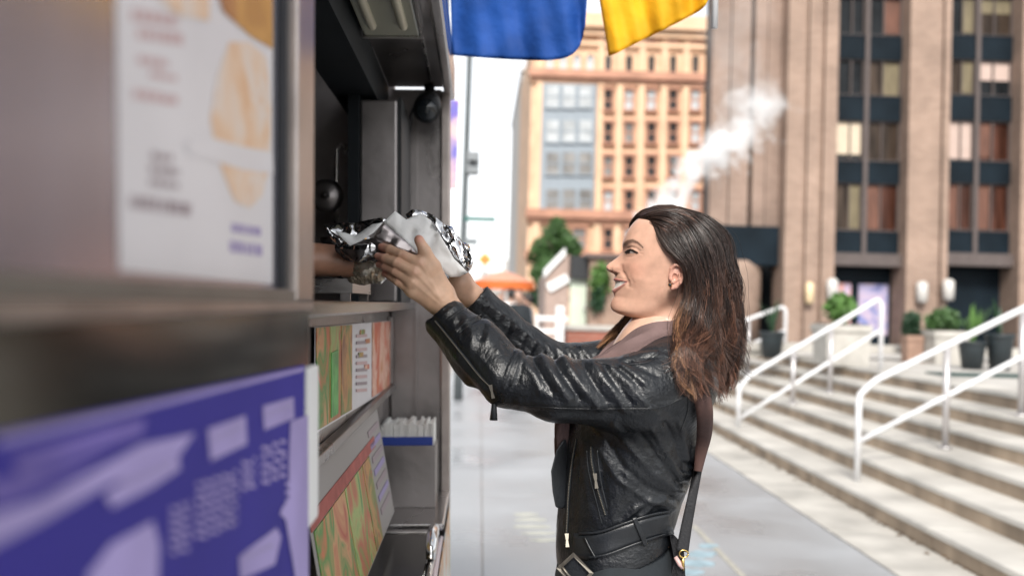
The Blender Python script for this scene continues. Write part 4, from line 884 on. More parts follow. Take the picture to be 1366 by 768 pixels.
# ------------------------------------------------------------------ cloth flags on a rod fixed to the awning
fg = thing('flag_rod', 'white rod on the awning corner, its bent end beside the yellow flag', 'rod', T(-.1, 3.0, .8))
M['blue_c'] = mat('blue_cloth', (.008, .075, .34), .75, noise=.2, nscale=9, bump=.4, bscale=14, bdist=.02, translucent=.3)
M['yellow_c'] = mat('yellow_cloth', (.85, .5, .01), .75, noise=.15, nscale=9, bump=.4, bscale=14, bdist=.02, translucent=.4)
ra, rb_ = Vector(T(-.10, 2.97, 1.03)), Vector(at(957, -75, 2.62)); rb_.z = ra.z+.02
de = Vector(at(953, 38, 2.62)); rb_.x = de.x; rb_.y = de.y
MB().tube([T(-.10, 2.97, .80), ra+Vector((0, 0, -.01)), ra+Vector((.02, 0, .005)), ra.lerp(rb_, .5)-Vector((0, 0, .004)), rb_-Vector((.03, 0, 0)), rb_-Vector((.005, 0, .012)), rb_-Vector((0, 0, .05)), de], .0085, 12).build('rod', M['rail'], fg)
def flag(label, top, bot, m_, seed):
    A = crom(np.array(top, float), 40); B = crom(np.array(bot, float), 40); P = []
    for j in range(26):
        h = j/25; row = []
        for i in range(40):
            u, v, d = A[i]*(1-h)+B[i]*h; d += (.012*math.sin(i*.35+seed+h*1.5)+.008*math.sin(i*.8+seed*2-h*2)+.006*math.sin(h*9+i*.2))*(.25+h)
            row.append(at(u, v, d))
        P.append(row)
    r0 = Vector(P[0][20]); fo = MB().grid(np.array(P)).build('flag', m_, None, loc=r0); md_ = fo.modifiers.new('t', 'SOLIDIFY'); md_.thickness = .002
    return tag(fo, label, 'flag', 'cloth flags on the awning rod')
rv = lambda u, d: 384-F/d*(Vector(at(u, 0, d)).z*0+1)*0
def top_pt(u, d):           # pixel row of the rod at column u, depth d
    t = (Vector(at(u, 0, d)).x-ra.x)/(rb_.x-ra.x); z = ra.z+(rb_.z-ra.z)*t-.008; lo_v, hi_v = -300.0, 100.0
    for _ in range(40):
        m_ = (lo_v+hi_v)/2
        if at(u, m_, d)[2] > z: lo_v = m_
        else: hi_v = m_
    return (u, lo_v, d)
dl = lambda u: 2.97-(u-603)/350*.35
flag('deep blue cloth flag hanging next to the steel awning', [top_pt(u, dl(u)) for u in (600, 650, 700, 750, 788)], [(603, 74, dl(603)), (640, 77, dl(640)), (690, 80, dl(690)), (735, 80.5, dl(735)), (760, 75, dl(760)), (774, 60, dl(774)), (781, 34, dl(781))], M['blue_c'], .5)
flag('bright yellow cloth flag with a slanting lower edge', [top_pt(u, dl(u)) for u in (786, 830, 880, 920, 950)], [(812, 75, dl(812)), (822, 71, dl(822)), (850, 57, dl(850)), (885, 40, dl(885)), (920, 22, dl(920)), (938, 10, dl(938)), (947, -8, dl(947))], M['yellow_c'], 2.1)
# ------------------------------------------------------------------ the woman
from mathutils.bvhtree import BVHTree
D0 = 2.0; S = D0/F
_r = cc(870, 370, 1.0); _r = _r/np.linalg.norm(_r)
RA = _r; RR = np.cross(np.array([0, 1.0, 0]), RA); RR /= np.linalg.norm(RR); RU = np.cross(RA, RR)
C0 = cc(870, 370, D0)
def HP(u, v, l):                # head frame: photo-scale profile u, v and lateral l (all in 1.5 mm units) -> camera frame
    u, v, l = np.asarray(u, float), np.asarray(v, float), np.asarray(l, float)
    return C0 + ((u-870)*S)[..., None]*RR + (-(v-370)*S)[..., None]*RU + (l*S)[..., None]*RA
foot = atz(840, 1372, 0.0); foot[2] = 0
woman = thing('person', 'smiling woman in a black leather jacket reaching up with both hands for a wrapped meal', 'person', foot)
# --- head
rowsH = np.array([
 (893,279.5,899,279.5,3,2),(868,284,925,284,26,2),(853,290,942,292,37,2.1),(843.5,299,951,303,43,2.2),(838,307,957,314,46,2.2),(833.5,317,961,328,48,2.2),(831,326.6,963,340,48.5,2.15),
 (831,333,963,350,48,2.05),(831,340,962,358,47.5,2.0),(830,348,960,366,47,1.95),(828,356,957,374,46.5,1.85),(824.5,363,953,382,45.5,1.8),(821,368.5,949,388,44.5,1.75),(820.5,372,947,392,44,1.72),
 (820.5,376,945,396,43,1.7),(820.3,380,943,399,42.3,1.7),(819.6,385,941,402,40,1.7),(818.8,389,939,405,38.8,1.7),(818,394.6,937,408,37.2,1.7),(815.6,401,935,411,35.4,1.72),(814.6,407,933,414,33.8,1.75),
 (816.5,413,931,418,32.8,1.8),(822,417,929,422,32,1.85),(831,420,927,427,31.5,1.9),(843,424,926,433,33,2),(853.5,430,925,441,31.5,2),(858,440,925,452,31.5,2),(861,456,927,468,33,2),(852,480,935,492,44,2)], float)
nR, nC = 330, 380
seg = np.r_[0, np.cumsum(np.maximum(np.hypot(np.diff(rowsH[:, 0]), np.diff(rowsH[:, 1])), 3))]
sR = np.linspace(0, seg[-1], nR)
def hermite(s, x, y):
    m = np.gradient(y, x); i = np.clip(np.searchsorted(x, s)-1, 0, len(x)-2); h = x[i+1]-x[i]; t = (s-x[i])/h
    return (2*t**3-3*t**2+1)*y[i]+(t**3-2*t**2+t)*h*m[i]+(-2*t**3+3*t**2)*y[i+1]+(t**3-t**2)*h*m[i+1]
RWS = np.stack([hermite(sR, seg, rowsH[:, k]) for k in range(6)], 1)
_k = np.exp(-np.arange(-30, 31)**2/(2*10.0**2)); _k /= _k.sum()
for _c in (2, 3, 4, 5): RWS[12:, _c] = np.convolve(np.pad(RWS[:, _c], 30, mode='edge'), _k, 'valid')[12:]
tt = np.linspace(-1, 1, nC, endpoint=False); ph = np.sign(tt)*np.abs(tt)**1.45*PI
c, s_ = np.cos(ph)[None], np.sin(ph)[None]
Fu, Fv, Bu, Bv, W_, pw = [RWS[:, k:k+1] for k in range(6)]
ex = np.where(c > 0, 2/pw, 1.0)
xc = np.sign(c)*np.abs(c)**ex
U = (Fu+Bu)/2-(Bu-Fu)/2*xc; V = (Fv+Bv)/2-(Bv-Fv)/2*xc; Lt = W_*np.sign(s_)*np.abs(s_)**ex
U0, V0, L0 = U.copy(), V.copy(), Lt.copy(); aL = np.abs(L0); front = (c > 0)
gs = lambda d2, s: np.exp(-d2/(2*s*s))
def pl2(P): return sdist(np.stack([U0.ravel(), V0.ravel()], 1), P).reshape(U0.shape)
sgn = np.where(L0 < 0, -1.0, 1.0)
# outward direction in (u, l) of the base surface
on = np.stack([-(c*W_), s_*(Bu-Fu)/2]); on = on/np.maximum(np.linalg.norm(on, axis=0), 1e-9)
def push(a): 
    global U, Lt
    U = U+on[0]*a; Lt = Lt+on[1]*a
# cheek, brow, eye socket, jaw
push(front*3.3*gs((U0-845)**2+(V0-355)**2, 9.5)*(aL > 10))
push(front*1.0*gs((U0-838)**2*.35+(V0-323.5)**2, 4.5))
push(front*-1.8*gs((U0-836.5)**2+((V0-333.5)*1.1)**2, 5.0)*np.clip((aL-4)/6, 0, 1))
push(front*1.5*gs((U0-842.5)**2*.8+(V0-337.2)**2*1.3, 4.6))
push(front*-.8*gs(pl2([(838, 331.5), (843, 330.3), (849, 332), (853, 335)])**2, 1.1))
push(front*-.45*gs(pl2([(838, 342.5), (844, 343), (850, 340.5)])**2, 1.2))
push(front*-.5*gs(pl2([(852, 338), (857, 339.5)])**2, .9)+front*-.4*gs(pl2([(852, 336.5), (857, 335.5)])**2, .8))
push(front*-1.5*gs(pl2([(829, 358), (834, 366), (838, 374), (839, 381)])**2, 1.9)*(aL > 7))
push(front*-.8*gs(pl2([(842, 370), (845, 377), (844, 383)])**2, 1.8)*(aL > 7))
push(1.0*gs(pl2([(824, 413), (850, 417), (868, 411)])**2, 6.5)*(aL > 6))
push(-4.2*gs(pl2([(852, 430), (876, 421), (894, 406)])**2, 6.5)*(aL > 6))
push(front*-2.0*gs((U0-866)**2+(V0-322)**2, 11)*(aL > 14))            # temple
push(front*-1.4*gs((U0-868)**2+(V0-372)**2, 14)*(aL > 14))            # hollow below the cheekbone
# nose
nv = np.array([326, 331, 335, 338.5, 342, 346.7, 351.2, 354, 356.5, 359, 361.2, 363, 364.6, 366.2, 369.5]); nu = np.array([831.5, 831.5, 831.2, 829.0, 825.2, 818.6, 812.4, 809.5, 808.8, 809.4, 811.2, 814.0, 817.6, 820.2, 821.3])
Ff = np.interp(V0, RWS[:, 1], RWS[:, 0]); Nn = np.where(front, np.maximum(Ff-np.interp(V0, nv, nu), 0), 0)*((V0 > 327) & (V0 < 370))
sg = np.interp(V0, [330, 338, 345, 351, 357, 362, 365, 369], [5.5, 7.6, 10.5, 12.6, 13.4, 12.6, 10, 6]); U = U-Nn*np.exp(-(aL/sg)**np.interp(V0, [340, 352, 358], [1.8, 2.0, 2.6]))
al = front*gs((U0-826)**2*.35+(V0-358.2)**2+(aL-10.8)**2*.8, 3.3); U -= al*2.2; Lt += sgn*al*3.0
ag = front*gs((V0-357.5)**2*.35+(aL-17)**2, 1.8); push(-ag*2.0)
no = front*gs((V0-364.4)**2+(aL-5.2)**2*.5, 1.6)*(Nn > 0); V -= no*4.5; U += no*1.5
# mouth
A = np.clip((U0-820.6)/15.8, 0, 1)**.8; inm = front & (U0 < 836.6) & (aL < 32)
vu0 = 369.6+4.6*A; vu1 = 375.0-.2*A; vl0 = 384.4-8.4*A**1.5; vl1 = 390.6-13.2*A**1.5
bump = lambda a, b, p: np.clip(1-((V0-(a+b)/2)/np.maximum((b-a)/2, .3))**2, 0, 1)**p
up = inm*bump(vu0, vu1, .7)*(1-A)**.6; lo_ = inm*bump(vl0, vl1, .7)*(1-A)**.45; te = inm*bump(vu1, vl0, .4)*(1-A**3)
push(up*1.9); push(lo_*2.4); push(-te*.5)
push(-1.0*front*gs((U0-838)**2+(V0-376.3)**2, 2.2)*(aL > 8))
push(-.9*front*gs((V0-395.5)**2*1.0+aL**2*.05, 2.4))
Hc = HP(U, V, Lt)
# colour of the skin
col = np.tile(np.array([.62, .37, .27]), (nR, nC, 1))
def blend(mask, cl): 
    global col
    m = np.clip(mask, 0, 1)[..., None]; col = col*(1-m)+np.array(cl)*m
blend(.4*gs((U0-846)**2+(V0-360)**2, 11), (.6, .27, .19)); blend(.4*gs((U0-812)**2+(V0-358)**2, 6), (.62, .28, .22)); blend(.25*gs((U0-816)**2+(V0-405)**2, 8), (.6, .3, .22))
blend(inm*bump(vu0, vu1, .3)*1.0, (.42, .16, .14)); blend(inm*bump(vl0, vl1, .3), (.52, .24, .2))
blend(inm*bump(vu1, vl0, .25)*1.2, (.88, .84, .78)); blend(inm*bump(vu1, vl0, .3)*np.clip((A-.6)/.3, 0, 1), (.12, .03, .03))
bw = pl2([(834.5, 326), (839, 323.4), (845, 322.3), (851, 324.8), (857.5, 331)]); wd = np.interp(U0, [833, 836, 843, 850, 858], [1.6, 2.6, 2.4, 1.5, .5])
blend(front*.8*np.clip((wd+1.0-bw)/1.7, 0, 1), (.08, .045, .033))
el = np.array([(835.2, 338.2), (838, 336.9), (842, 336.2), (846, 336.8), (849, 338)]); vm = np.interp(U0, el[:, 0], el[:, 1]); hh = np.interp(U0, [835, 837, 842, 847, 850], [.5, 2.1, 2.5, 1.5, .2])
ins = front & (U0 > 835) & (U0 < 850)
blend(ins*np.clip((hh+.4-np.abs(V0-vm))/.6, 0, 1), (.3, .26, .24)); blend(ins*np.clip((hh+.4-np.abs(V0-vm))/.6, 0, 1)*np.clip((3.3-np.abs(U0-839.0))/.7, 0, 1), (.025, .015, .012))
lash = pl2([(834.8, 336.6), (837, 334.7), (841, 333.7), (845, 334.7), (848.5, 336.8), (850.3, 338)]); blend(front*np.clip((1.8-lash)/.7, 0, 1), (.02, .013, .012))
blend(front*.7*np.clip((.8-pl2([(836.5, 338.9), (842, 338.6), (847, 338.5), (850, 338)]))/.6, 0, 1), (.16, .08, .06))
from itertools import cycle
hpoly = [(834, 299), (843, 297), (856, 290.5), (874, 293), (881, 315), (888, 329), (897, 343), (909, 350), (913, 380), (912, 425), (990, 425), (990, 260), (834, 260)]
def inpoly(u, v, P):
    r = np.zeros(u.shape, bool)
    for (x0, y0), (x1, y1) in zip(P, P[1:]+P[:1]):
        r ^= ((y0 > v) != (y1 > v)) & (u < (x1-x0)*(v-y0)/((y1-y0) if y1 != y0 else 1e-9)+x0)
    return r
_hm = inpoly(U0, V0, hpoly).astype(float)
for _ in range(14): _hm = (np.roll(_hm, 1, 0)+np.roll(_hm, -1, 0)+np.roll(_hm, 1, 1)+np.roll(_hm, -1, 1)+_hm)/5
blend(_hm, (.014, .009, .0075))
Vh = Hc.reshape(-1, 3); ii, jj = np.meshgrid(np.arange(nR-1), np.arange(nC), indexing='ij'); Qh = np.stack([ii*nC+jj, ii*nC+(jj+1) % nC, (ii+1)*nC+(jj+1) % nC, (ii+1)*nC+jj], -1).reshape(-1, 4); Ch = col.reshape(-1, 3)
parts = [(Vh, Qh, Ch)]
# --- ear (grid in head units)
lo, hi, h = np.array([884., 346, -66]), np.array([916., 392, -40]), .55
G, o = gridpts(lo, hi, h)
ep_ = [(893, 366, -50), (894.5, 358.5, -52), (899, 354.3, -54.5), (905, 355, -56), (909, 361, -56.5), (909, 369, -56), (905.5, 376.5, -54.5), (900, 382, -52), (895.5, 383.5, -50.5)]
ear = chain(G, ep_, [1.8, 2, 2.1, 2.1, 2.2, 2.2, 2.3, 3.0, 3.3], 1.0)
ear = smin(ear, ell(G, (900.5, 368.5, -50.5), (8.5, 14, 3.2)), 2); ear = smin(ear, ell(G, (899, 368, -45), (8, 13, 6)), 2)
ear = np.maximum(ear, -ell(G, (898.5, 370.5, -55.5), (4.4, 6.2, 5.2))); ear = np.maximum(ear, -ell(G, (902.5, 361, -57.5), (3.2, 4.2, 4.2)))
ear = smin(ear, cone(G, (893.5, 367, -50), (893.5, 372, -50.5), 2.4, 2.2), 1.5); ear = smin(ear, chain(G, [(897, 377, -53), (903.5, 372, -54.5), (904.5, 365, -55)], [1.3, 1.3, 1.1]), 1.5)
Ve, Qe = snets(ear, o, h); parts.append((HP(Ve[:, 0], Ve[:, 1], Ve[:, 2]), Qe, np.tile((.62, .33, .25), (len(Ve), 1))))
# --- hands
def hand(fing, thumb, wrist, palm, vox=.0017, extra=()):
    P = lambda q: cc(*q)
    allp = np.array([P(q) for ch_, _ in fing for q in ch_]+[P(q) for q in thumb[0]]+[P(q) for q in wrist[0]]); G, o = gridpts(allp.min(0)-.035, allp.max(0)+.035, vox)
    d = None
    for ch_, rs in fing:
        f = chain(G, [P(q) for q in ch_], rs, .003); d = f if d is None else smin(d, f, .0028)
    pm = None
    for (a, ra, b, rb) in palm:
        f = cone(G, P(a), P(b), ra, rb); pm = f if pm is None else smin(pm, f, .014)
    d = smin(d, pm, .008); d = smin(d, chain(G, [P(q) for q in thumb[0]], thumb[1], .006), .011); d = smin(d, chain(G, [P(q) for q in wrist[0]], wrist[1], .01), .02)
    for (a, ra, b, rb, k_) in extra: d = smin(d, cone(G, P(a), P(b), ra, rb), k_)
    return snets(d, o, vox)
fl = [([(560, 351, 1.897), (536, 339.5, 1.905), (519.5, 332.5, 1.922), (509, 329, 1.938)], [.0108, .0094, .0086, .0074]),
      ([(553.5, 363, 1.893), (529, 350.5, 1.90), (513.5, 344.5, 1.92), (504, 341.5, 1.938)], [.0108, .0095, .0087, .0074]),
      ([(549.5, 376, 1.897), (527, 361.5, 1.907), (514, 355.5, 1.926), (505.5, 352.5, 1.944)], [.0103, .0089, .0082, .007]),
      ([(549, 388, 1.905), (531, 375.5, 1.912), (521, 369, 1.926), (513, 364.5, 1.94)], [.0095, .0083, .0074, .0064])]
tl = ([(592, 388, 1.925), (578.5, 355, 1.908), (566.5, 334.5, 1.898), (559, 320, 1.897)], [.0175, .0132, .0112, .0095])
wl = ([(590, 401, 1.93), (604, 419, 1.93), (636, 460, 1.90)], [.0245, .0255, .030])
pml = [((590, 392, 1.925), .018, (560, 352, 1.90), .0122), ((586, 397, 1.922), .019, (553.5, 364, 1.897), .0125), ((582, 401, 1.924), .018, (549.5, 377, 1.90), .0122), ((580, 405, 1.93), .016, (549, 389, 1.907), .0112)]
Vl, Ql = hand(fl, tl, wl, pml, extra=[((574, 362, 1.905), .0085, (563, 352, 1.90), .0095, .01)])
uvl = np.stack([683+Vl[:, 0]/Vl[:, 2]*F, 384-Vl[:, 1]/Vl[:, 2]*F], 1); Nl = vnormals(Vl, Ql); 
if ((Vl-Vl.mean(0))*Nl).sum() < 0: Nl = -Nl
near = Nl[:, 2] < .2
for P_, a_, w_ in (([(588, 400), (553, 363)], .0009, 2.6), ([(586, 395), (562, 352)], .0008, 2.4), ([(584, 404), (550, 376)], .0008, 2.4), ([(560, 357), (575, 372)], -.0006, 3), ([(556, 370), (575, 388)], -.0007, 3),
                   ([(537, 335), (533, 344)], -.0006, 1.1), ([(530, 346), (526, 355)], -.0006, 1.1), ([(528, 357), (524, 366)], -.0006, 1.1), ([(571, 332), (562, 336)], -.0006, 1.2), ([(569, 335), (561, 339)], -.0005, 1.2), ([(601, 389), (584, 405)], -.0006, 2.0)):
    Vl = Vl+Nl*(a_*np.exp(-(sdist(uvl, P_)/w_)**2)*near)[:, None]
hc = np.tile(np.array([.61, .385, .26]), (len(Vl), 1))
tips = np.array([(507, 328.5), (503, 341), (504, 352), (511, 364), (558, 317)]); 
for t_ in tips: m_ = np.exp(-(((uvl-t_)**2).sum(1))/60)[:, None]*.65; hc = hc*(1-m_)+np.array([.62, .24, .19])*m_
for t_ in ((537, 339), (530, 350), (528, 361), (532, 375), (561, 350), (554, 362)): m_ = np.exp(-(((uvl-np.array(t_))**2).sum(1))/35)[:, None]*.3; hc = hc*(1-m_)+np.array([.6, .28, .2])*m_
parts.append((Vl, Ql, hc))
fr = [([(584, 352, 2.055), (560, 343, 2.035), (545, 340, 2.01), (535, 339, 1.99)], [.0105, .0092, .0084, .0074]), ([(586, 361, 2.058), (560, 353, 2.035), (545, 350, 2.01), (536, 349, 1.99)], [.0105, .0092, .0084, .0074]),
      ([(588, 370, 2.06), (564, 362, 2.04), (550, 358, 2.015), (541, 356, 1.995)], [.01, .0088, .008, .007]), ([(592, 379, 2.062), (570, 371, 2.045), (558, 366, 2.03), (550, 362, 2.015)], [.0092, .008, .0073, .0064])]
tr_ = ([(614, 372, 2.06), (598, 345, 2.05), (588, 328, 2.045), (582, 316, 2.045)], [.0175, .013, .011, .0092])
wr = ([(615, 380, 2.065), (630, 396, 2.08), (668, 432, 2.10)], [.0235, .0245, .029])
pmr = [((612, 373, 2.065), .018, (584, 353, 2.057), .012), ((610, 377, 2.065), .019, (586, 362, 2.06), .0125), ((608, 382, 2.066), .018, (588, 371, 2.062), .012), ((607, 387, 2.068), .016, (592, 380, 2.064), .011)]
Vr, Qr = hand(fr, tr_, wr, pmr, vox=.002); parts.append((Vr, Qr, np.tile((.6, .37, .255), (len(Vr), 1))))
# --- torso, arms and legs of the body under the clothes
G, o = gridpts(np.array(cc(600, 420, 2.0))-[.05, 1.5, .32], np.array(cc(960, 400, 2.0))+[.02, .02, .32], .016)
P = lambda *q: cc(*q)
bd_ = smin(ell(G, P(850, 590, 2.0), [.085, .24, .12]), ell(G, P(826, 790, 2.0), [.1, .13, .14]), .08)
bd_ = smin(bd_, cone(G, P(890, 440, 2.0), P(886, 500, 2.0), .05, .07), .05)
for a in ([(893, 512, 1.865), (672, 500, 1.86), (636, 460, 1.90)], [(880, 500, 2.14), (740, 490, 2.14), (668, 432, 2.10)]): bd_ = smin(bd_, chain(G, [P(*q) for q in a], [.045, .027, .022], .01), .03)
LEG = {-1: [(818, 800, 1.92), (812, 1075, 1.90), (838, 1330, 1.92)], 1: [(830, 800, 2.08), (836, 1075, 2.07), (856, 1325, 2.1)]}
for k_, l_ in LEG.items(): bd_ = smin(bd_, chain(G, [P(*q) for q in l_], [.082, .055, .035], .02), .03)
Vb, Qb = snets(bd_, o, .016); parts.append((Vb, Qb, np.tile((.6, .38, .28), (len(Vb), 1))))
VV = []; QQ = []; CCo = []; n0 = 0
for v_, q_, c_ in parts: VV.append(cam2world(v_)); QQ.append(q_+n0); CCo.append(c_); n0 += len(v_)
body = nmesh('body', np.vstack(VV), np.vstack(QQ), M['skin'], woman, col=np.vstack(CCo))
bm = bmesh.new(); bm.from_mesh(body.data); bmesh.ops.recalc_face_normals(bm, faces=bm.faces); bm.to_mesh(body.data); bm.free()
M['lash'] = mat('lash_hair', (.012, .009, .008), .6)
lm = MB()
for k_ in range(22):
    t = k_/21; u = 834.8+16.8*t; v = float(np.interp(u, [834.8, 838, 842, 846, 851.6], [336.6, 334.5, 333.6, 334.6, 337.6]))
    j = int(np.argmin((U0[:, :]-u)**2+(V0-v)**2+(L0 > 0)*1e6)); p0 = Hc.reshape(-1, 3)[j]
    dirv = (-RR*(1.0-t*1.5)*S*3.2-RA*S*2.2+RU*S*(.3-t*.9)); lm.tube(cam2world(np.array([p0-RA*S*.2, p0+dirv*.5-RU*S*.5, p0+dirv])), [.00045, .00035, .0001], 4)
lm.build('eyelashes', M['lash'], woman, fix=False)
er = HP(892.6, 379.5, -54.2); ew = Vector(cam2world(er)[0]); b = MB()
b.lathe([(.0005, -.0042), (.0032, -.003), (.0045, 0), (.0032, .003), (.0005, .0042)], tuple(ew), 16); erg = b.build('earring', M['brass'], woman)
b = MB(); b.lathe([(.0004, -.0036), (.003, -.002), (.0034, 0), (.003, .002), (.0004, .0036)], tuple(ew+Vector((-.0006, -.003, 0))), 14); b.build('stone', M['glass_dark'], erg)
# --- leather jacket
M['leather'] = mat('black_leather', (.0065, .008, .0105), .35, noise=.25, nscale=25, bump=.5, bscale=190, spec=.55, rnoise=.1, bdist=.003, detail=8)
M['leather_flat'] = mat('black_leather_trim', (.012, .014, .017), .36, noise=.25, nscale=40, bump=.25, bscale=260, spec=.5, bdist=.002)
M['taupe'] = mat('taupe_knit', (.17, .115, .11), .95, noise=.12, nscale=25, bump=.5, bscale=420, bdist=.002, spec=.2)
M['strap'] = mat('brown_strap', (.085, .045, .038), .6, noise=.15, nscale=60, bump=.25, bscale=300, bdist=.002)
M['strap_dark'] = mat('dark_strap', (.015, .015, .017), .5, noise=.2, nscale=60, bump=.2, bscale=300)
TR = np.array([(448, 872, 925, .075), (460, 846, 934, .12), (475, 815, 942, .165), (500, 785, 948, .182), (540, 764, 944, .178), (580, 752, 938, .165), (620, 748, 925, .155), (660, 746, 909, .145), (700, 743, 896, .14), (725, 742, 893, .145), (760, 744, 900, .15), (800, 742, 915, .16)], float)
vox = .0032
G, o = gridpts(np.array([cc(562, 0, 1.9)[0], cc(0, 768, 1.95)[1], 1.70]), np.array([cc(962, 0, 2.05)[0], cc(0, 372, 2.0)[1], 2.30]), vox)
vv = 384-G[1]/D0*F; fu = np.interp(vv, TR[:, 0], TR[:, 1]); bu = np.interp(vv, TR[:, 0], TR[:, 2]); hw = np.interp(vv, TR[:, 0], TR[:, 3])
cx = ((fu+bu)/2-683)*S; Lx = (bu-fu)/2*S; qx = (G[0]-cx)/Lx; qz = (G[2]-2.0)/hw
tor = ((np.abs(qx)**2.3+np.abs(qz)**2.3)**(1/2.3)-1)*np.minimum(Lx, hw); tor = np.maximum(tor, (G[1]-cc(0, 452, D0)[1]))
del vv, fu, bu, hw, cx, Lx, qx, qz
NA = [(898, 512, 1.865), (850, 526, 1.83), (745, 521, 1.825), (676, 505, 1.845), (640, 466, 1.885), (599, 426, 1.925), (590, 418, 1.93)]; NR = [.074, .070, .056, .0505, .052, .0375, .035]
na = chain(G, [P(*q) for q in NA], NR, .012)
na = smin(na, cone(G, P(895, 470, 1.95), P(896, 506, 1.87), .052, .072), .04)
ax = P(578, 395, 1.93)-P(640, 466, 1.885); ax /= np.linalg.norm(ax); pc = P(597.5, 407.5, 1.926)
na = smin(na, cone(G, P(580, 438, 1.935), P(630, 500, 1.88), .012, .02), .02)          # loose open underside of the cuff
ax2 = np.array([-.62, .75, .1]); ax2 /= np.linalg.norm(ax2)
na = np.maximum(na, (G[0]-pc[0])*ax2[0]+(G[1]-pc[1])*ax2[1]+(G[2]-pc[2])*ax2[2])
FA = [(872, 500, 2.14), (815, 493, 2.15), (740, 488, 2.15), (700, 462, 2.135), (664, 430, 2.105), (634, 400, 2.08), (622, 388, 2.07)]; FR = [.07, .062, .048, .044, .041, .035, .034]
fa = chain(G, [P(*q) for q in FA], FR, .012); pf = P(633.5, 399, 2.08); ax3 = np.array([-.7, .7, -.1]); ax3 /= np.linalg.norm(ax3)
fa = np.maximum(fa, (G[0]-pf[0])*ax3[0]+(G[1]-pf[1])*ax3[1]+(G[2]-pf[2])*ax3[2])
jk = smin(smin(tor, na, .03), fa, .03); del tor, na, fa
# hem cut along the belt line
hem = -(G[1]-(cc(0, 768, D0)[1]+ (G[0]-cc(742, 0, D0)[0])*.37)); jk = np.maximum(jk, hem)
Vj, Qj = snets(jk, o, vox); del jk, hem
Nj = vnormals(Vj, Qj)
if ((Vj-Vj.mean(0))*Nj).sum() < 0: Nj = -Nj
uvj = np.stack([683+Vj[:, 0]/Vj[:, 2]*F, 384-Vj[:, 1]/Vj[:, 2]*F], 1)
nr = (Nj[:, 2] < .45) & (Vj[:, 2] < 1.99); fr_ = (Nj[:, 2] < .5) & (Vj[:, 2] > 2.02) & (uvj[:, 0] < 800)
ST = [  # folds: polyline, amplitude (mm), width (px)
 ([(693, 470), (700, 486), (713, 500), (720, 520)], 4, 6), ([(722, 474), (732, 492), (748, 515), (760, 533)], 6, 7), ([(711, 478), (722, 500), (736, 522)], -4.5, 5), ([(752, 480), (764, 498), (782, 522), (798, 540)], 6.5, 7), ([(740, 480), (752, 503), (772, 530)], -5, 5),
 ([(792, 486), (802, 500), (818, 522), (832, 545)], 5, 6), ([(778, 486), (790, 508), (808, 534)], -5, 5), ([(815, 490), (832, 505), (850, 525), (868, 545)], 3.5, 4.5), ([(806, 490), (822, 512), (842, 538)], -3.5, 4), ([(828, 486), (845, 498), (862, 512)], 3, 4), ([(838, 484), (858, 492), (876, 500)], -2.6, 4), ([(822, 489), (838, 500), (856, 517)], -2.5, 3),
 ([(832, 478), (852, 474), (876, 470)], 3, 4), ([(826, 484), (848, 480), (872, 476)], -3, 3), ([(850, 468), (872, 466), (890, 470)], -2, 3), ([(850, 520), (880, 545), (900, 555)], -3, 7), ([(862, 548), (890, 540), (915, 528)], 2, 4),
 ([(690, 468), (683, 482), (676, 500), (672, 515)], 2.6, 2.6), ([(697, 469), (690, 486), (684, 503), (681, 516)], 2.2, 2.4), ([(685, 466), (679, 480), (671, 497)], -2.4, 2.2), ([(702, 472), (696, 490), (690, 510)], -2.2, 2.4),
 ([(650, 425), (656, 440), (650, 455)], 3.5, 6), ([(660, 440), (668, 452), (664, 468)], 3, 5), ([(645, 436), (640, 452)], -3, 5), ([(622, 425), (630, 445), (628, 465)], 3, 6), ([(612, 430), (618, 452)], -2.5, 5), ([(668, 455), (676, 470)], -2.5, 4), ([(640, 475), (660, 500)], 2, 5),
 ([(622, 402), (604, 411), (588, 422)], 1.6, 2.2), ([(626, 407), (608, 416), (592, 428)], -1.2, 1.8), ([(640, 420), (622, 428), (606, 441)], 1.8, 2.2), ([(644, 424), (626, 433), (610, 446)], -1.4, 1.8),
 ([(578, 424), (600, 448), (625, 480), (655, 522)], -3, 4), ([(572, 430), (592, 455), (618, 488), (645, 520)], 3, 4),
 ([(700, 548), (760, 552), (830, 552)], -2, 5), ([(690, 535), (760, 540), (840, 542)], 1.6, 4),
 ([(905, 655), (870, 630), (835, 590), (820, 565)], 4, 6), ([(902, 640), (880, 615), (855, 580)], -4, 5), ([(908, 640), (890, 605), (870, 572)], 4, 5), ([(912, 625), (902, 595), (888, 565)], -3.5, 5), ([(918, 612), (912, 585), (905, 560)], 3.5, 5), ([(900, 665), (860, 648), (830, 620), (810, 590)], -4, 5), ([(898, 676), (860, 664), (825, 640), (800, 600)], 3.5, 5),
 ([(845, 680), (835, 655), (838, 625)], 2, 7), ([(856, 690), (870, 672), (890, 664)], 3.5, 5), ([(812, 690), (805, 650), (800, 600)], -1.6, 5), ([(790, 690), (778, 640), (780, 590)], 1.6, 6), ([(838, 688), (850, 676), (866, 668)], 4, 5), ([(828, 690), (842, 672)], -3, 4), ([(770, 610), (768, 660), (765, 700)], -2, 5),
 ([(925, 620), (913, 618)], -4, 3), ([(920, 632), (908, 630)], 4, 3), ([(915, 645), (903, 643)], -4, 3), ([(912, 655), (900, 652)], 4, 3), ([(905, 667), (893, 664)], -3, 3)]
dj = np.zeros(len(Vj))
for pts, a_, w_ in ST:
    d_ = sdist(uvj, pts); dj += a_*1e-3*1.0*np.exp(-(d_/(w_*(.72+.5*np.abs(vnoise(Vj, 31)))))**2)*nr*(.9+.35*vnoise(Vj+7, 20))
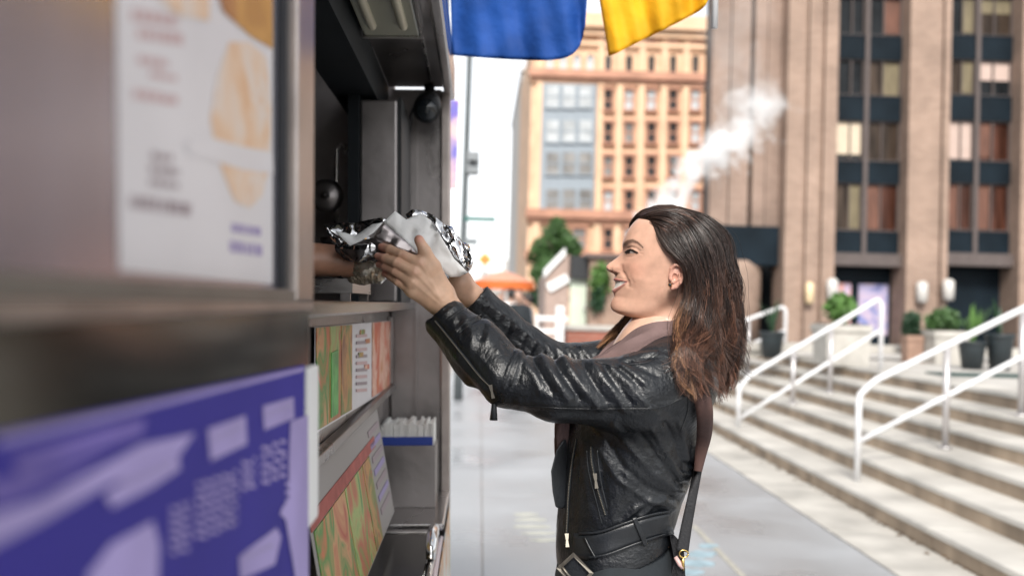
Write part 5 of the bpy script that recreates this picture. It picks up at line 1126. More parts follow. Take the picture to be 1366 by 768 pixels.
STF = [([(655, 408), (668, 420), (660, 432)], 3, 4), ([(668, 418), (682, 428), (676, 444)], 3, 4), ([(690, 436), (700, 446), (694, 462)], 3.5, 4), ([(702, 446), (712, 458), (706, 474)], 3.5, 4), ([(716, 456), (724, 468), (720, 482)], 4, 4), ([(730, 462), (738, 474), (736, 486)], 4, 4), ([(744, 464), (752, 474), (752, 486)], 4, 4), ([(758, 464), (768, 474), (770, 486)], 3.5, 4), ([(776, 464), (786, 478)], 3, 4), ([(640, 392), (652, 404), (645, 414)], 1.6, 2), ([(645, 398), (655, 408)], -1.4, 1.8), ([(640, 412), (672, 440), (712, 470)], -2.5, 3)]
for pts, a_, w_ in STF: dj += a_*1e-3*np.exp(-(sdist(uvj, pts)/w_)**2)*fr_
nzv = vnoise(Vj*np.array([1, 1, 1]), 26)*.0018+(1-2*np.abs(vnoise(Vj+1, 40)))*.0005+(1-2*np.abs(vnoise(Vj+3, 95)))*.0004
dj += nzv
Vj = Vj+Nj*dj[:, None]
Wj = cam2world(Vj)
jacket = nmesh('jacket', Wj, Qj, M['leather'], woman)
bm = bmesh.new(); bm.from_mesh(jacket.data); bmesh.ops.recalc_face_normals(bm, faces=bm.faces); bm.to_mesh(jacket.data); bm.free()
BV = BVHTree.FromPolygons([tuple(v) for v in Wj], [tuple(q) for q in Qj])
CP = Vector((0, 0, CAMH))
def hit(u, v, off=.002, maxd=1.985, dflt=1.88):
    dirv = Vector(at(u, v, 1.0))-CP; dl = dirv.length; dirv.normalize(); loc, n, i, d = BV.ray_cast(CP, dirv)
    if loc is None or d/dl > maxd: return Vector(at(u, v, dflt))-dirv*off
    return loc-dirv*off
def ribbon(path, w, off=.002, th=.002, step=3, m=None, name='seam', par=None, rnd=False, dflt=1.88, smooth_d=0):
    path = crom(np.array(path, float), max(4, int(np.linalg.norm(np.diff(np.array(path, float), axis=0), axis=1).sum()/step)))
    n = len(path); ws = np.interp(np.linspace(0, 1, n), np.linspace(0, 1, len(w)), w) if isinstance(w, (list, tuple)) else np.full(n, w)
    t = np.gradient(path, axis=0); t /= np.linalg.norm(t, axis=1, keepdims=True); nn = np.stack([-t[:, 1], t[:, 0]], 1); K = 5 if ws.max() > 4 else 3
    P_ = np.array([[hit(*(path[i]+nn[i]*ws[i]*f), off, dflt=dflt) for f in np.linspace(-.5, .5, K)] for i in range(n)])
    cen = np.array([0, 0, CAMH])
    if smooth_d:
        dp = np.linalg.norm(P_-cen, axis=2)
        for _ in range(smooth_d): q = dp.copy(); q[1:-1] = (dp[:-2]+dp[1:-1]*2+dp[2:])/4; dp = q
        P_ = cen+(P_-cen)*(dp/np.linalg.norm(P_-cen, axis=2))[..., None]
    bk = P_+(P_-cen)/np.linalg.norm(P_-cen, axis=2, keepdims=True)*th
    ring = np.concatenate([P_, bk[:, ::-1]], 1); b = MB(); b.grid(ring, True, True); b.poly_caps = None
    k2 = ring.shape[1]; b.f.append(tuple(range(k2))[::-1]); b.smooth.append(False); b.f.append(tuple((n-1)*k2+i for i in range(k2))); b.smooth.append(False)
    return b if m is None else b.build(name, m, par)
def stitches(path, gap=2.6, ln=1.5, w=.9, off=.0022):
    path = crom(np.array(path, float), 200); L_ = np.r_[0, np.cumsum(np.linalg.norm(np.diff(path, axis=0), axis=1))]; b = MB(); s0 = 0
    while s0+ln < L_[-1]:
        a = [np.interp(s0, L_, path[:, k]) for k in (0, 1)]; c_ = [np.interp(s0+ln, L_, path[:, k]) for k in (0, 1)]; b.tube([hit(*a, off), hit(*c_, off)], w*.5*1.4e-3, 5); s0 += gap
    return b
for pth in ([(627, 409), (609, 418), (594, 430)], [(642, 419), (624, 428), (607, 442)], [(645, 423), (628, 432), (610, 446)], [(692, 469), (684, 484), (677, 501), (673, 514)], [(698, 471), (691, 487), (685, 504), (682, 515)],
            [(906, 480), (916, 510), (918, 545), (908, 575)], [(700, 541), (760, 545), (830, 545), (880, 543), (915, 528)], [(880, 471), (866, 482), (845, 485), (826, 489)], [(876, 469), (862, 479), (842, 482)], [(795, 482), (812, 486), (826, 490)]):
    ribbon(pth, 1.5, .0012, .002, 4, M['leather_flat'], 'seam', jacket)
def zipper(path, w, name, pulls):
    z = ribbon(path, w, .0016, .002, 3, M['cloth_dark'], name, jacket)
    stitches(path, 2.1, 1.2, 2.0, .0035).build('zip_teeth', M['gun'], z, fix=False)
    for (p, q) in pulls:
        a, b_ = np.array(p, float), np.array(q, float); sl = MB()
        A_, B_ = hit(*a, .007), hit(*b_, .009); sd = (B_-A_).normalized().cross((A_-CP).normalized())*.0032; dp = (A_-CP).normalized()*.0022
        md = A_.lerp(B_, .45); sl.prism([A_-sd*1.2, A_+sd*1.2, md+sd*.8, md-sd*.8], dp); sl.prism([md-sd*.55+dp*.2, md+sd*.55+dp*.2, B_+sd*1.1, B_-sd*1.1], dp*.6); sl.build('zip_puller', M['gun'], z)
    return z
zipper([(788, 595), (789, 615), (795, 645), (803, 672), (808, 688)], 4.2, 'pocket_zip', [((793.5, 631), (796, 651))])
ribbon([(796, 600), (801, 640), (810, 680)], 2.6, .0022, .003, 4, M['leather_flat'], 'pocket_welt', jacket); ribbon([(782, 600), (785, 630), (795, 668), (803, 700)], 2.0, .0016, .003, 4, M['leather_flat'], 'pocket_welt', jacket)
zipper([(768, 585), (762, 620), (758, 660), (756, 700), (754, 728)], 3.6, 'front_zip', [((756, 711), (757, 729))])
z_ = zipper([(580, 428), (598, 450), (618, 475), (638, 500), (656, 518)], 4.4, 'cuff_zip', [((654, 513), (658, 531))])
b = MB(); tp_ = [Vector(at(u, v, 1.83)) for u, v in ((658, 529), (659, 536), (659, 543), (658.5, 560))]; b.tube(tp_, [.0022, .0042, .0052, .0075], 9); b.build('tassel', M['leather_flat'], z_)
# ragged lining edge below the elbow
rg_ = random.Random(2); b = MB()
for k_ in range(34):
    t = rg_.random(); u = 660+45*t+rg_.uniform(-1, 1); v = 523+22*t; l_ = rg_.uniform(2, 5.5); b.tube([at(u, v-4, 1.845), at(u+rg_.uniform(-1.5, 1.5), v+l_*.5, 1.845), at(u+rg_.uniform(-2, 2), v+l_, 1.845)], [.0012, .001, .0004], 4)
b.build('frayed_edge', M['leather_flat'], jacket, fix=False)
# belt with loop and buckle
bl = ribbon([(764, 727), (790, 728), (830, 716), (868, 704), (896, 697)], [34, 34, 33, 32, 30], .005, .005, 4, M['leather_flat'], 'belt', jacket, smooth_d=6)
for pth in ([(772, 711), (800, 709), (835, 697), (870, 686), (894, 682)], [(785, 743), (810, 739), (840, 728), (872, 717), (894, 711)]): ribbon(pth, 3.0, .0085, .003, 4, M['leather_flat'], 'belt_piping', bl, smooth_d=4)
ribbon([(846, 690), (853, 706), (862, 727)], 6, .011, .004, 3, M['leather_flat'], 'belt_loop', bl, smooth_d=3)
ribbon([(779, 716), (786, 730), (794, 744)], 3.0, .010, .003, 3, M['leather_flat'], 'belt_loop', bl, smooth_d=3)
bk = MB(); cr_ = [np.array(q, float) for q in ((765, 736), (792, 764), (770, 790), (742, 757))]; dd = [1.842, 1.835, 1.842, 1.85]
ctr = np.mean(cr_, 0)
O_ = [Vector(at(*q, d)) for q, d in zip(cr_, dd)]; I_ = [Vector(at(*(ctr+(q-ctr)*.76), d)) for q, d in zip(cr_, dd)]; tk_ = (O_[0]-CP).normalized()*.004
for i in range(4): bk.prism([O_[i], O_[(i+1) % 4], I_[(i+1) % 4], I_[i]], tk_)
bko = bk.build('buckle', M['gun'], bl); MB().tube([at(767, 775, 1.843), at(757, 765, 1.838), at(750, 756, 1.84)], .0028, 8).build('buckle_pin', M['gun'], bko)
b = MB(); b.prism([at(762, 738, 1.852), at(790, 762, 1.846), at(772, 786, 1.85), at(745, 758, 1.858)], tuple((O_[0]-CP).normalized()*.004)); b.build('belt_end', M['leather_flat'], bl)
# loose front flap of the jacket
b = MB(); fp = [(742, 600), (752, 585), (765, 590), (760, 630), (756, 672), (750, 679), (741, 676), (737, 655), (735, 628)]
fv = [Vector(at(u, v, 1.93+.0006*(u-740))) for u, v in fp]; b.prism(fv, tuple((fv[0]-CP).normalized()*.012)); fo = b.build('lapel', M['leather_flat'], jacket)
bmod = fo.modifiers.new('b', 'BEVEL'); bmod.width = .003; bmod.segments = 2
# collar rising behind the scarf
cg = []
for u, v0, v1, d in ((838, 487, 481, 1.90), (856, 482, 472, 1.893), (874, 474, 463, 1.888), (892, 466, 452, 1.89), (910, 462, 446, 1.90), (924, 460, 444, 1.94), (930, 458, 442, 2.0), (924, 460, 444, 2.06), (905, 464, 448, 2.1), (880, 470, 456, 2.11), (850, 480, 470, 2.1)):
    cg.append([at(u, v0+4, d-.004), at(u+1, (v0+v1)/2, d-.008), at(u+2, v1, d-.002), at(u+4, v1+1, d+.008), at(u+4, v0, d+.008)])
MB().grid(np.array(cg)).build('collar', M['leather_flat'], jacket)
# --- scarf
def sweep(path, rad, name, par, mtl, seedn=0, n=22, m_=70):
    Q_ = crom(np.array(path, float), m_); R_ = np.array(rad, float); tR = np.linspace(0, 1, len(R_)); rings = []
    C3 = np.array([cc(u, v, d) for u, v, d in Q_[:, :3]]); T_ = np.gradient(C3, axis=0); T_ /= np.linalg.norm(T_, axis=1, keepdims=True)
    for i in range(m_):
        t = i/(m_-1); rh, rt = np.interp(t, tR, R_[:, 0]), np.interp(t, tR, R_[:, 1]); out = C3[i]-cc(885, 470, 2.0); out -= T_[i]*(out@T_[i]); out /= np.linalg.norm(out)+1e-9; upv = np.cross(T_[i], out)
        a = np.linspace(0, 2*PI, n, endpoint=False); pl = C3[i]+np.cos(a)[:, None]*out*rt+np.sin(a)[:, None]*upv*rh
        f_ = 1+.2*np.sin(a*5+t*9+seedn)+.14*np.sin(a*9-t*14); pl = C3[i]+(pl-C3[i])*f_[:, None]; rings.append(pl)
    W3 = cam2world(np.array(rings).reshape(-1, 3)).reshape(m_, n, 3); b = MB(); b.grid(W3, True, True); b.f.append(tuple(range(n))); b.smooth.append(True); b.f.append(tuple((m_-1)*n+i for i in range(n))); b.smooth.append(True)
    return b.build(name, mtl, par)
scarf = sweep([(938, 440, 2.0), (928, 444, 1.94), (903, 447, 1.905), (878, 452, 1.893), (852, 464, 1.89), (826, 479, 1.90), (800, 494, 1.92), (776, 512, 1.96), (760, 540, 1.985), (752, 570, 1.97), (748, 598, 1.96), (746, 612, 1.96)],
      [(.028, .014), (.028, .013), (.028, .013), (.030, .013), (.029, .013), (.026, .013), (.024, .014), (.024, .016), (.026, .016), (.03, .016), (.026, .014), (.012, .006)], 'scarf', woman, M['taupe'], 1, m_=110)
sweep([(938, 440, 2.0), (925, 446, 2.06), (898, 452, 2.095), (868, 456, 2.10), (842, 466, 2.07), (812, 484, 2.02), (790, 500, 1.985), (772, 522, 1.965)], [(.028, .014)]*6+[(.024, .014), (.016, .01)], 'scarf_wrap', scarf, M['taupe'], 3)
# --- trousers, shoes
G, o = gridpts(np.array([cc(735, 0, 2)[0], cc(0, 1345, 2.0)[1], 1.78]), np.array([cc(925, 0, 2)[0], cc(0, 690, 2)[1], 2.22]), .008)
tq = smin(ell(G, P(822, 745, 2.0), [.112, .11, .135]), ell(G, P(826, 800, 2.0), [.124, .13, .155]), .05)
for k_, l_ in LEG.items(): tq = smin(tq, chain(G, [P(*q) for q in l_], [.095, .064, .045], .02), .03)
tq = np.maximum(tq, G[1]-cc(0, 700, 2.0)[1])
Vt, Qt = snets(tq, o, .008); Nt = vnormals(Vt, Qt); Vt = Vt+Nt*(vnoise(Vt*np.array([1, 2.2, 1]), 22)*.004)[:, None]
nmesh('trousers', cam2world(Vt), Qt, M['cloth_dark'], woman)
for k_, l_ in LEG.items():
    u, v, d = l_[-1]; a = Vector(at(u, v, d)); a.z = .055; hl = a+Vector((.03, 0, -.01)); toe = a+Vector((-.17, -.02, -.022)); b = MB()
    b.tube([hl+Vector((.02, 0, .0)), hl, a+Vector((-.05, 0, -.005)), a+Vector((-.11, -.012, -.018)), toe, toe+Vector((-.02, 0, -.003))], [.012, .036, .042, .038, .028, .008], 14); b.tube([a+Vector((0, 0, .0)), a+Vector((.004, 0, .1))], [.042, .046], 14)
    b.build('shoe', M['leather_flat'], woman)
# --- shoulder bag (hangs on her far hip; only strap, ring and flap edge are in the picture)
bag = thing('shoulder_bag', 'dark shoulder bag on a brown strap running behind the smiling woman', 'bag', at(905, 800, 1.93))
sp_ = crom(np.array([(908, 464), (918, 480), (928, 502), (935, 524), (940, 548), (939.5, 578), (935, 604), (931, 628)], float), 40); sw_ = np.interp(np.linspace(0, 1, 40), [0, .15, .5, .7, 1], [18, 21, 23, 21, 11])
_l = np.linspace(0, 1, 40); dz = np.array([min([((hit(u+k_, v, 0, dflt=9)-CP).length) for k_ in (-9, -4, 0, 4)]) for u, v in sp_]); dz = np.where(dz > 2.2, np.nan, dz); dz = np.interp(_l, _l[~np.isnan(dz)], dz[~np.isnan(dz)])
dz = np.minimum.reduce([np.roll(np.pad(dz, 3, mode='edge'), k_)[3:-3] for k_ in (-3, -2, -1, 0, 1, 2, 3)])-.007
for _ in range(6): dz[1:-1] = (dz[:-2]+2*dz[1:-1]+dz[2:])/4
tn_ = np.gradient(sp_, axis=0); tn_ /= np.linalg.norm(tn_, axis=1, keepdims=True); nn_ = np.stack([-tn_[:, 1], tn_[:, 0]], 1); rg3 = []
for i in range(40):
    ray = lambda f, o_: CP+(Vector(at(*(sp_[i]+nn_[i]*sw_[i]*f), 1.0))-CP).normalized()*(dz[i]+o_)
    rg3.append([ray(-.5, .004), ray(-.25, .001), ray(0, 0), ray(.25, .001), ray(.5, .004), ray(.5, .008), ray(0, .005), ray(-.5, .008)])
b = MB(); b.grid(np.array([[tuple(q) for q in r_] for r_ in rg3]), True, True); b.build('strap', M['strap'], bag)
ribbon([(936, 598), (930, 630), (923, 665), (916, 700), (910, 735)], [11, 12, 13, 15, 17], 0, .004, 4, M['strap_dark'], 'strap', bag, dflt=1.885, smooth_d=6)
b = MB(); fl_ = [Vector(at(*q)) for q in ((893, 712, 1.9), (897, 711, 1.897), (912, 727, 1.893), (914, 760, 1.893), (916, 830, 1.90), (880, 830, 1.92), (900, 745, 1.905))]; b.prism(fl_, (0, .05, 0)); b.build('pouch', M['strap_dark'], bag)
b = MB(); b.tube([at(912+6*math.cos(a), 738+5*math.sin(a), 1.886) for a in np.linspace(0, 2*PI, 20)], .0016, 8); b.build('ring', M['brass'], bag)
b = MB(); b.tube([at(912, 742, 1.886), at(910.5, 752, 1.887), at(911.5, 760, 1.887)], [.002, .004, .002], 8); b.build('clasp', M['brass'], bag)
b = MB(); b.tube([at(901, 742, 1.893), at(907, 752, 1.888), at(911, 757, 1.888)], [.004, .005, .004], 10); b.build('tag', mat('pale_pink_tag', (.6, .4, .38), .5), bag)
# --- hair: guide curves in head units (profile u, v, lateral l), strands gathered in locks
M['hair'] = mat('brown_hair', (.03, .018, .012), .34, noise=.25, nscale=60, spec=.45, attr=True)
_b = M['hair'].node_tree.nodes['Principled BSDF']; _b.inputs['Anisotropic'].default_value = .5
GA = [  # near side and back, from the temple round to the far side
 [(862, 289, -22), (871, 299, -36), (880, 316, -47), (891, 335, -54), (905, 346, -58), (916, 364, -59), (915, 396, -58), (904, 425, -74), (899, 447, -96), (899, 468, -110), (906, 486, -128), (913, 505, -150)],
 [(871, 286, -20), (884, 298, -38), (896, 318, -51), (911, 341, -58), (922, 370, -61), (921, 408, -63), (912, 442, -90), (912, 470, -116), (915, 484, -140), (919, 499, -150)],
 [(880, 283, -18), (900, 297, -40), (914, 322, -53), (925, 352, -59), (932, 390, -61), (932, 430, -68), (930, 466, -102), (932, 484, -130), (935, 502, -142)],
 [(890, 280.5, -15), (915, 295, -38), (935, 322, -49), (948, 355, -55), (952, 392, -57), (953, 432, -60), (953, 472, -66), (952, 496, -74), (952, 518, -72)],
 [(900, 276.5, -6), (928, 292, -30), (954, 320, -37), (966, 355, -43), (976, 395, -46), (980, 435, -46), (979, 466, -45), (976, 492, -42), (970, 514, -38)],
 [(905, 276, -3), (938, 289, -14), (966, 315, -16), (980, 350, -20), (990, 392, -23), (991, 432, -24), (990, 462, -23), (988, 484, -22), (984, 503, -18)],
 [(906, 276, 3), (938, 289, 8), (966, 315, 8), (979, 350, 10), (988, 392, 12), (988, 432, 12), (988, 462, 12), (985, 484, 10), (981, 502, 8)],
 [(904, 276.5, 6), (928, 291, 30), (952, 322, 38), (966, 356, 45), (974, 395, 48), (976, 435, 48), (972, 475, 46), (964, 508, 42)],
 [(898, 277.5, 9), (914, 293, 40), (932, 326, 52), (942, 362, 58), (944, 400, 60), (940, 440, 60), (932, 478, 58), (925, 500, 56)],
 [(890, 278, 10), (900, 294, 42), (912, 330, 55), (916, 368, 60), (910, 405, 62), (895, 440, 64), (872, 465, 66), (860, 480, 66)],
 [(882, 279, 10), (880, 294, 40), (886, 325, 53), (892, 360, 58), (886, 395, 61), (862, 428, 63), (830, 452, 65), (808, 474, 65)],
 [(874, 281, 9), (862, 295, 36), (868, 325, 50), (876, 360, 57), (868, 392, 60), (845, 422, 62), (818, 442, 63), (796, 466, 63)]]
GB = [  # swept front: from the parting over the forehead to the far side
 [(864, 290, -25), (856, 288, -10), (849, 291, 8), (844, 300, 24), (846, 314, 38), (856, 340, 50), (866, 372, 57), (856, 402, 60), (828, 432, 62), (801, 460, 62)],
 [(872, 287, -24), (862, 281.5, -5), (852, 286, 12), (846, 298, 28), (850, 318, 42), (862, 350, 54), (868, 380, 58), (850, 412, 60), (823, 440, 62), (797, 468, 62)],
 [(884, 284, -22), (873, 276.5, -3), (860, 280, 14), (852, 292, 30), (858, 320, 46), (872, 356, 57), (874, 390, 60), (856, 420, 62), (832, 446, 63), (812, 466, 63)],
 [(896, 281, -18), (885, 273.5, 0), (872, 276, 16), (864, 290, 34), (870, 322, 50), (884, 360, 60), (884, 398, 62), (862, 430, 64), (838, 456, 65)],
 [(905, 279, -12), (897, 273.5, 2), (886, 276, 18), (880, 292, 38), (886, 326, 53), (900, 365, 61), (900, 405, 63), (880, 445, 65)]]
GC = [  # short hair lifted back from the hairline over the crown
 [(851, 291, -8), (862, 286.5, -14), (876, 283, -17), (892, 280.5, -18), (908, 282, -20), (925, 290, -26), (940, 304, -32)],
 [(856, 292.5, -22), (866, 289.5, -27), (880, 286, -30), (897, 286, -34), (914, 294, -38), (930, 308, -43)],
 [(862, 294, -29), (872, 293, -35), (886, 295, -41), (901, 303, -46), (914, 318, -51)],
 [(868, 297, -33), (876, 303, -40), (888, 313, -47), (902, 328, -53)]]
NP = 26
dpg = bpy.context.evaluated_depsgraph_get()
DU, DV = np.arange(850, 1001, 3.0), np.arange(420, 571, 3.0); DM = np.full((len(DU), len(DV)), 9.0)
_bv = [BV]+[BVHTree.FromPolygons([tuple(v.co+Vector(o_['_org'])) for v in o_.data.vertices], [tuple(q_.vertices) for q_ in o_.data.polygons]) for o_ in COL.objects if o_.type == 'MESH' and o_.name.split('.')[0] in ('scarf', 'collar', 'strap') and o_.parent]
for i_, u_ in enumerate(DU):
    for j_, v_ in enumerate(DV):
        r1 = Vector(at(u_, v_, 1.0))-CP; k1_ = r1.length; r1.normalize()
        for b1 in _bv:
            h1 = b1.ray_cast(CP, r1)
            if h1[0] is not None: DM[i_, j_] = min(DM[i_, j_], h1[3]/k1_)
for _ in range(2):          # let the lowest depth win around each sample
    DM = np.minimum.reduce([DM]+[np.roll(DM, s1, a1) for s1 in (1, -1) for a1 in (0, 1)])
def drape(C3, rg):
    u = 683+C3[..., 0]/C3[..., 2]*F; v = 384-C3[..., 1]/C3[..., 2]*F
    i_ = np.clip(np.round((u-850)/3).astype(int), 0, len(DU)-1); j_ = np.clip(np.round((v-420)/3).astype(int), 0, len(DV)-1)
    lim = DM[i_, j_]-.006-.010*rg.random((C3.shape[0], 1)); ok = (v > 425) & (u > 850) & (u < 940) & (C3[..., 2] < 1.97) & (lim < C3[..., 2])
    d = np.where(ok, lim, C3[..., 2])
    for _ in range(3): d[:, 1:-1] = np.minimum(d[:, 1:-1], (d[:, :-2]+2*d[:, 1:-1]+d[:, 2:])/4)
    return C3*(d/C3[..., 2])[..., None]
for _g in GA:
    for _i, (u_, v_, l_) in enumerate(_g):
        if u_ > 940 and v_ > 300: _g[_i] = (u_-min(10, (u_-940)*.25)*min(1, (v_-300)/60), v_, l_)
def prep(Gs): return np.stack([crom(np.array(g_, float), NP) for g_ in Gs])
GAr, GBr, GCr = prep(GA), prep(GB), prep(GC)
def guide(GR, a):
    a = np.clip(a, 0, len(GR)-1.0001); i = np.floor(a).astype(int); f = (a-i)[:, None, None]; return GR[i]*(1-f)+GR[i+1]*f
axis_u = lambda v: np.interp(v, [275, 330, 400, 540], [900, 905, 915, 940])
def locks(GR, nl, per, amin, amax, rmin, rmax, seed, spread=4.2, wav=4.0, cols=None, rad=.00052, tip=.35, lenr=(.86, 1.04), curl=0, sub=1):
    rg = np.random.default_rng(seed); N = nl*per
    aC = rg.uniform(amin, amax, nl); rho = rmin+(rmax-rmin)*rg.random(nl)**.6; phs = rg.uniform(0, 2*PI, (nl, 3)); amp = wav*rg.uniform(.35, 1.25, nl); lnC = rg.uniform(*lenr, nl); frq = rg.uniform(.8, 1.6, nl)
    k_ = np.repeat(np.arange(nl), per); t = np.linspace(0, 1, NP)[None]
    a = aC[k_]+rg.normal(0, .05, N); g_ = guide(GR, a)
    r_ = (rho[k_]+rg.normal(0, .012, N))[:, None]; w = np.clip(t*5, 0, 1); rr = 1-(1-r_)*w
    au = axis_u(g_[..., 1]); g_[..., 0] = au+(g_[..., 0]-au)*rr; g_[..., 2] *= rr
    if True:
        ln = (lnC[k_]*rg.uniform(.93, 1.03, N))[:, None]*np.ones_like(t); ti = np.clip(t*ln, 0, 1.06)*(NP-1); i0 = np.clip(np.floor(ti).astype(int), 0, NP-2); fr = (ti-i0)[..., None]
        idx = np.arange(N)[:, None]; g_ = g_[idx, i0]*(1-fr)+g_[idx, i0+1]*fr
    env = np.clip((t-.25)/.75, 0, 1)**1.4
    for c_ in (0, 2):
        g_[..., c_] += (amp[k_][:, None]*env*np.sin(2*PI*frq[k_][:, None]*t*2.3+phs[k_, c_][:, None]))
        g_[..., c_] += rg.normal(0, spread, (N, 1))*(.25+.75*np.sin(np.clip(t, 0, 1)*PI*.92))*np.clip(t*6, .3, 1)*(1-.6*np.clip((t-.55)/.45, 0, 1)) + rg.normal(0, .5, (N, 1))*np.sin(t*rg.uniform(6, 14, (N, 1))+rg.uniform(0, 6, (N, 1)))*env
    if curl: g_[..., 0] += -curl*np.clip((t-.8)/.2, 0, 1)**2*rg.uniform(-1.0, 1.2, nl)[k_][:, None]; g_[..., 1] -= abs(curl)*.35*np.clip((t-.88)/.12, 0, 1)**2
    C3 = HP(g_[..., 0], g_[..., 1], g_[..., 2])                      # N x NP x 3
    C3 = drape(C3, rg)
    T_ = np.gradient(C3, axis=1); T_ /= np.linalg.norm(T_, axis=2, keepdims=True)+1e-9
    e = np.cross(T_, np.array([.3, .2, 1.0])); e /= np.linalg.norm(e, axis=2, keepdims=True)+1e-9; f = np.cross(T_, e)
    R_ = (rad*rg.uniform(.7, 1.3, (N, 1))*(1-(1-tip)*np.clip((t-.6)/.4, 0, 1)))[..., None]
    ring = np.stack([C3+R_*(e*math.cos(q)+f*math.sin(q)) for q in (0, 2*PI/3, 4*PI/3)], 2)       # N x NP x 3 x 3
    Vx = cam2world(ring.reshape(-1, 3))
    base = (np.arange(N)*NP*3)[:, None, None]+(np.arange(NP-1)*3)[None, :, None]; j = np.arange(3)[None, None]; j2 = (j+1) % 3
    Q_ = np.stack([base+j, base+j2, base+3+j2, base+3+j], -1).reshape(-1, 4)
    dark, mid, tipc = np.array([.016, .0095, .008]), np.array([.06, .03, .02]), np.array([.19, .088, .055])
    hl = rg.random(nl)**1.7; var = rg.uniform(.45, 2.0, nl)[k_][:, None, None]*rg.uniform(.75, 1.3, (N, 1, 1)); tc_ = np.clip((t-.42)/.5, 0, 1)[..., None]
    if cols == 'far': hl = .5+.5*hl; tipc = np.array([.36, .185, .09])  # golden tips of the far hair: sunlit look put into the colour
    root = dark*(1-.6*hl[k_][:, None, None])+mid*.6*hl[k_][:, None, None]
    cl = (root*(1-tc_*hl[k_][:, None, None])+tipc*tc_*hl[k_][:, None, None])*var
    return Vx, Q_, np.repeat(cl[:, :, None], 3, 2).reshape(-1, 3)
sets = [locks(GAr, 520, 17, 0.02, 7.2, .86, 1.0, 21, spread=2.2, wav=6, curl=10, lenr=(.8, 1.05)), locks(GAr, 190, 13, 0.1, 5.5, .96, 1.05, 22, spread=1.6, wav=11, curl=16, lenr=(.78, 1.05)), locks(GAr, 5, 60, .0, .55, 1.0, 1.04, 41, spread=2.6, wav=7, curl=4, cols='far', rad=.0006), locks(GAr, 60, 20, 9.5, 11, .95, 1.03, 73, cols='far', lenr=(.85, 1.02), wav=6), locks(GAr, 70, 22, 7, 11, .88, 1.0, 23, cols='far', lenr=(.85, 1.0)),
        locks(GBr, 220, 18, 0, 4, .95, 1.02, 24, spread=2.0, wav=2.5, lenr=(.85, 1.0)), locks(GBr, 40, 14, 0, 3, .9, 1.0, 54, spread=3.0, wav=5, cols='far', lenr=(.85, 1.03)), locks(GAr, 90, 4, 0, 7.5, .98, 1.06, 25, spread=6, wav=8, rad=.00028, lenr=(.9, 1.08)), locks(GAr, 40, 22, .0, 1.0, .98, 1.02, 27, spread=2.2, wav=5, curl=5),
        locks(GCr, 90, 16, 0, 3, .985, 1.03, 61, spread=1.8, wav=1.5, lenr=(.8, 1.05)), locks(GAr, 130, 3, 0, .9, .99, 1.03, 62, spread=3.2, wav=3, rad=.0003), locks(GBr, 24, 4, 0, 4, .99, 1.04, 26, spread=4, wav=4, rad=.00026)]
VV, QQ, CC_ = [], [], []; n0 = 0
for a, b_, c_ in sets: VV.append(a); QQ.append(b_+n0); CC_.append(c_); n0 += len(a)
# inner mass of the hair, so that no scalp or background shows between the strands
def shell(GR, rho, tmax, na):
    a = np.linspace(0, len(GR)-1.001, na); g_ = guide(GR, a); w = np.clip(np.linspace(0, 1, NP)[None]*5, 0, 1); rr = 1-(1-rho)*w; au = axis_u(g_[..., 1]); g_[..., 0] = au+(g_[..., 0]-au)*rr; g_[..., 2] *= rr
    k_ = int(NP*tmax); n1 = vnoise(np.stack([a*5, a*0, a*0], 1), 1.0); g_ = g_[:, :k_]; g_[:, -1, 1] += n1*6
    g_[..., 0] = 900+(g_[..., 0]-900)*.97; g_[..., 1] = np.where(g_[..., 1] < 345, 345+(g_[..., 1]-345)*.955, g_[..., 1]); g_[..., 2] *= .93
    return HP(g_[..., 0], g_[..., 1], g_[..., 2])
for GR, rho, tm, na in ((GAr, .90, .93, 90), (GBr, .955, .62, 40)):
    P3 = shell(GR, rho, tm, na); a_, b_ = P3.shape[:2]; ii, jj = np.meshgrid(np.arange(a_-1), np.arange(b_-1), indexing='ij')
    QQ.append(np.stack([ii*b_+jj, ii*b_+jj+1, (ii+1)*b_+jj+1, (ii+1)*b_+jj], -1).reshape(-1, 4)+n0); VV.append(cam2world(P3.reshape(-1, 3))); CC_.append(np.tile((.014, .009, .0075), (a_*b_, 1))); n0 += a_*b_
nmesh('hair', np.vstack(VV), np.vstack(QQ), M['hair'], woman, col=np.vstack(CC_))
# fine brow hairs
bwm = MB(); rg_ = random.Random(5)
for k_ in range(150):
    t = rg_.random(); u = 833.5+24*t; v = float(np.interp(u, [834, 838, 845, 851, 857.5], [326.3, 323.2, 321.5, 324.3, 331.5]))+rg_.uniform(-1.5, 1.5)*(1-.65*t)
    j = int(np.argmin((U0-u)**2+(V0-v)**2+(L0 > 0)*1e6)); p0 = Hc.reshape(-1, 3)[j]-RA*S*.15; sl_p = np.interp(t, [0, .35, .6, 1], [.5, .35, -.3, -.9])
    dv = (RR*S*2.2+RU*S*2.2*sl_p-RA*S*.3); bwm.tube(cam2world(np.array([p0, p0+dv*.6-RA*S*.15, p0+dv])), [.00028, .00022, .0001], 3)
bwm.build('eyebrow', M['lash'], woman, fix=False)
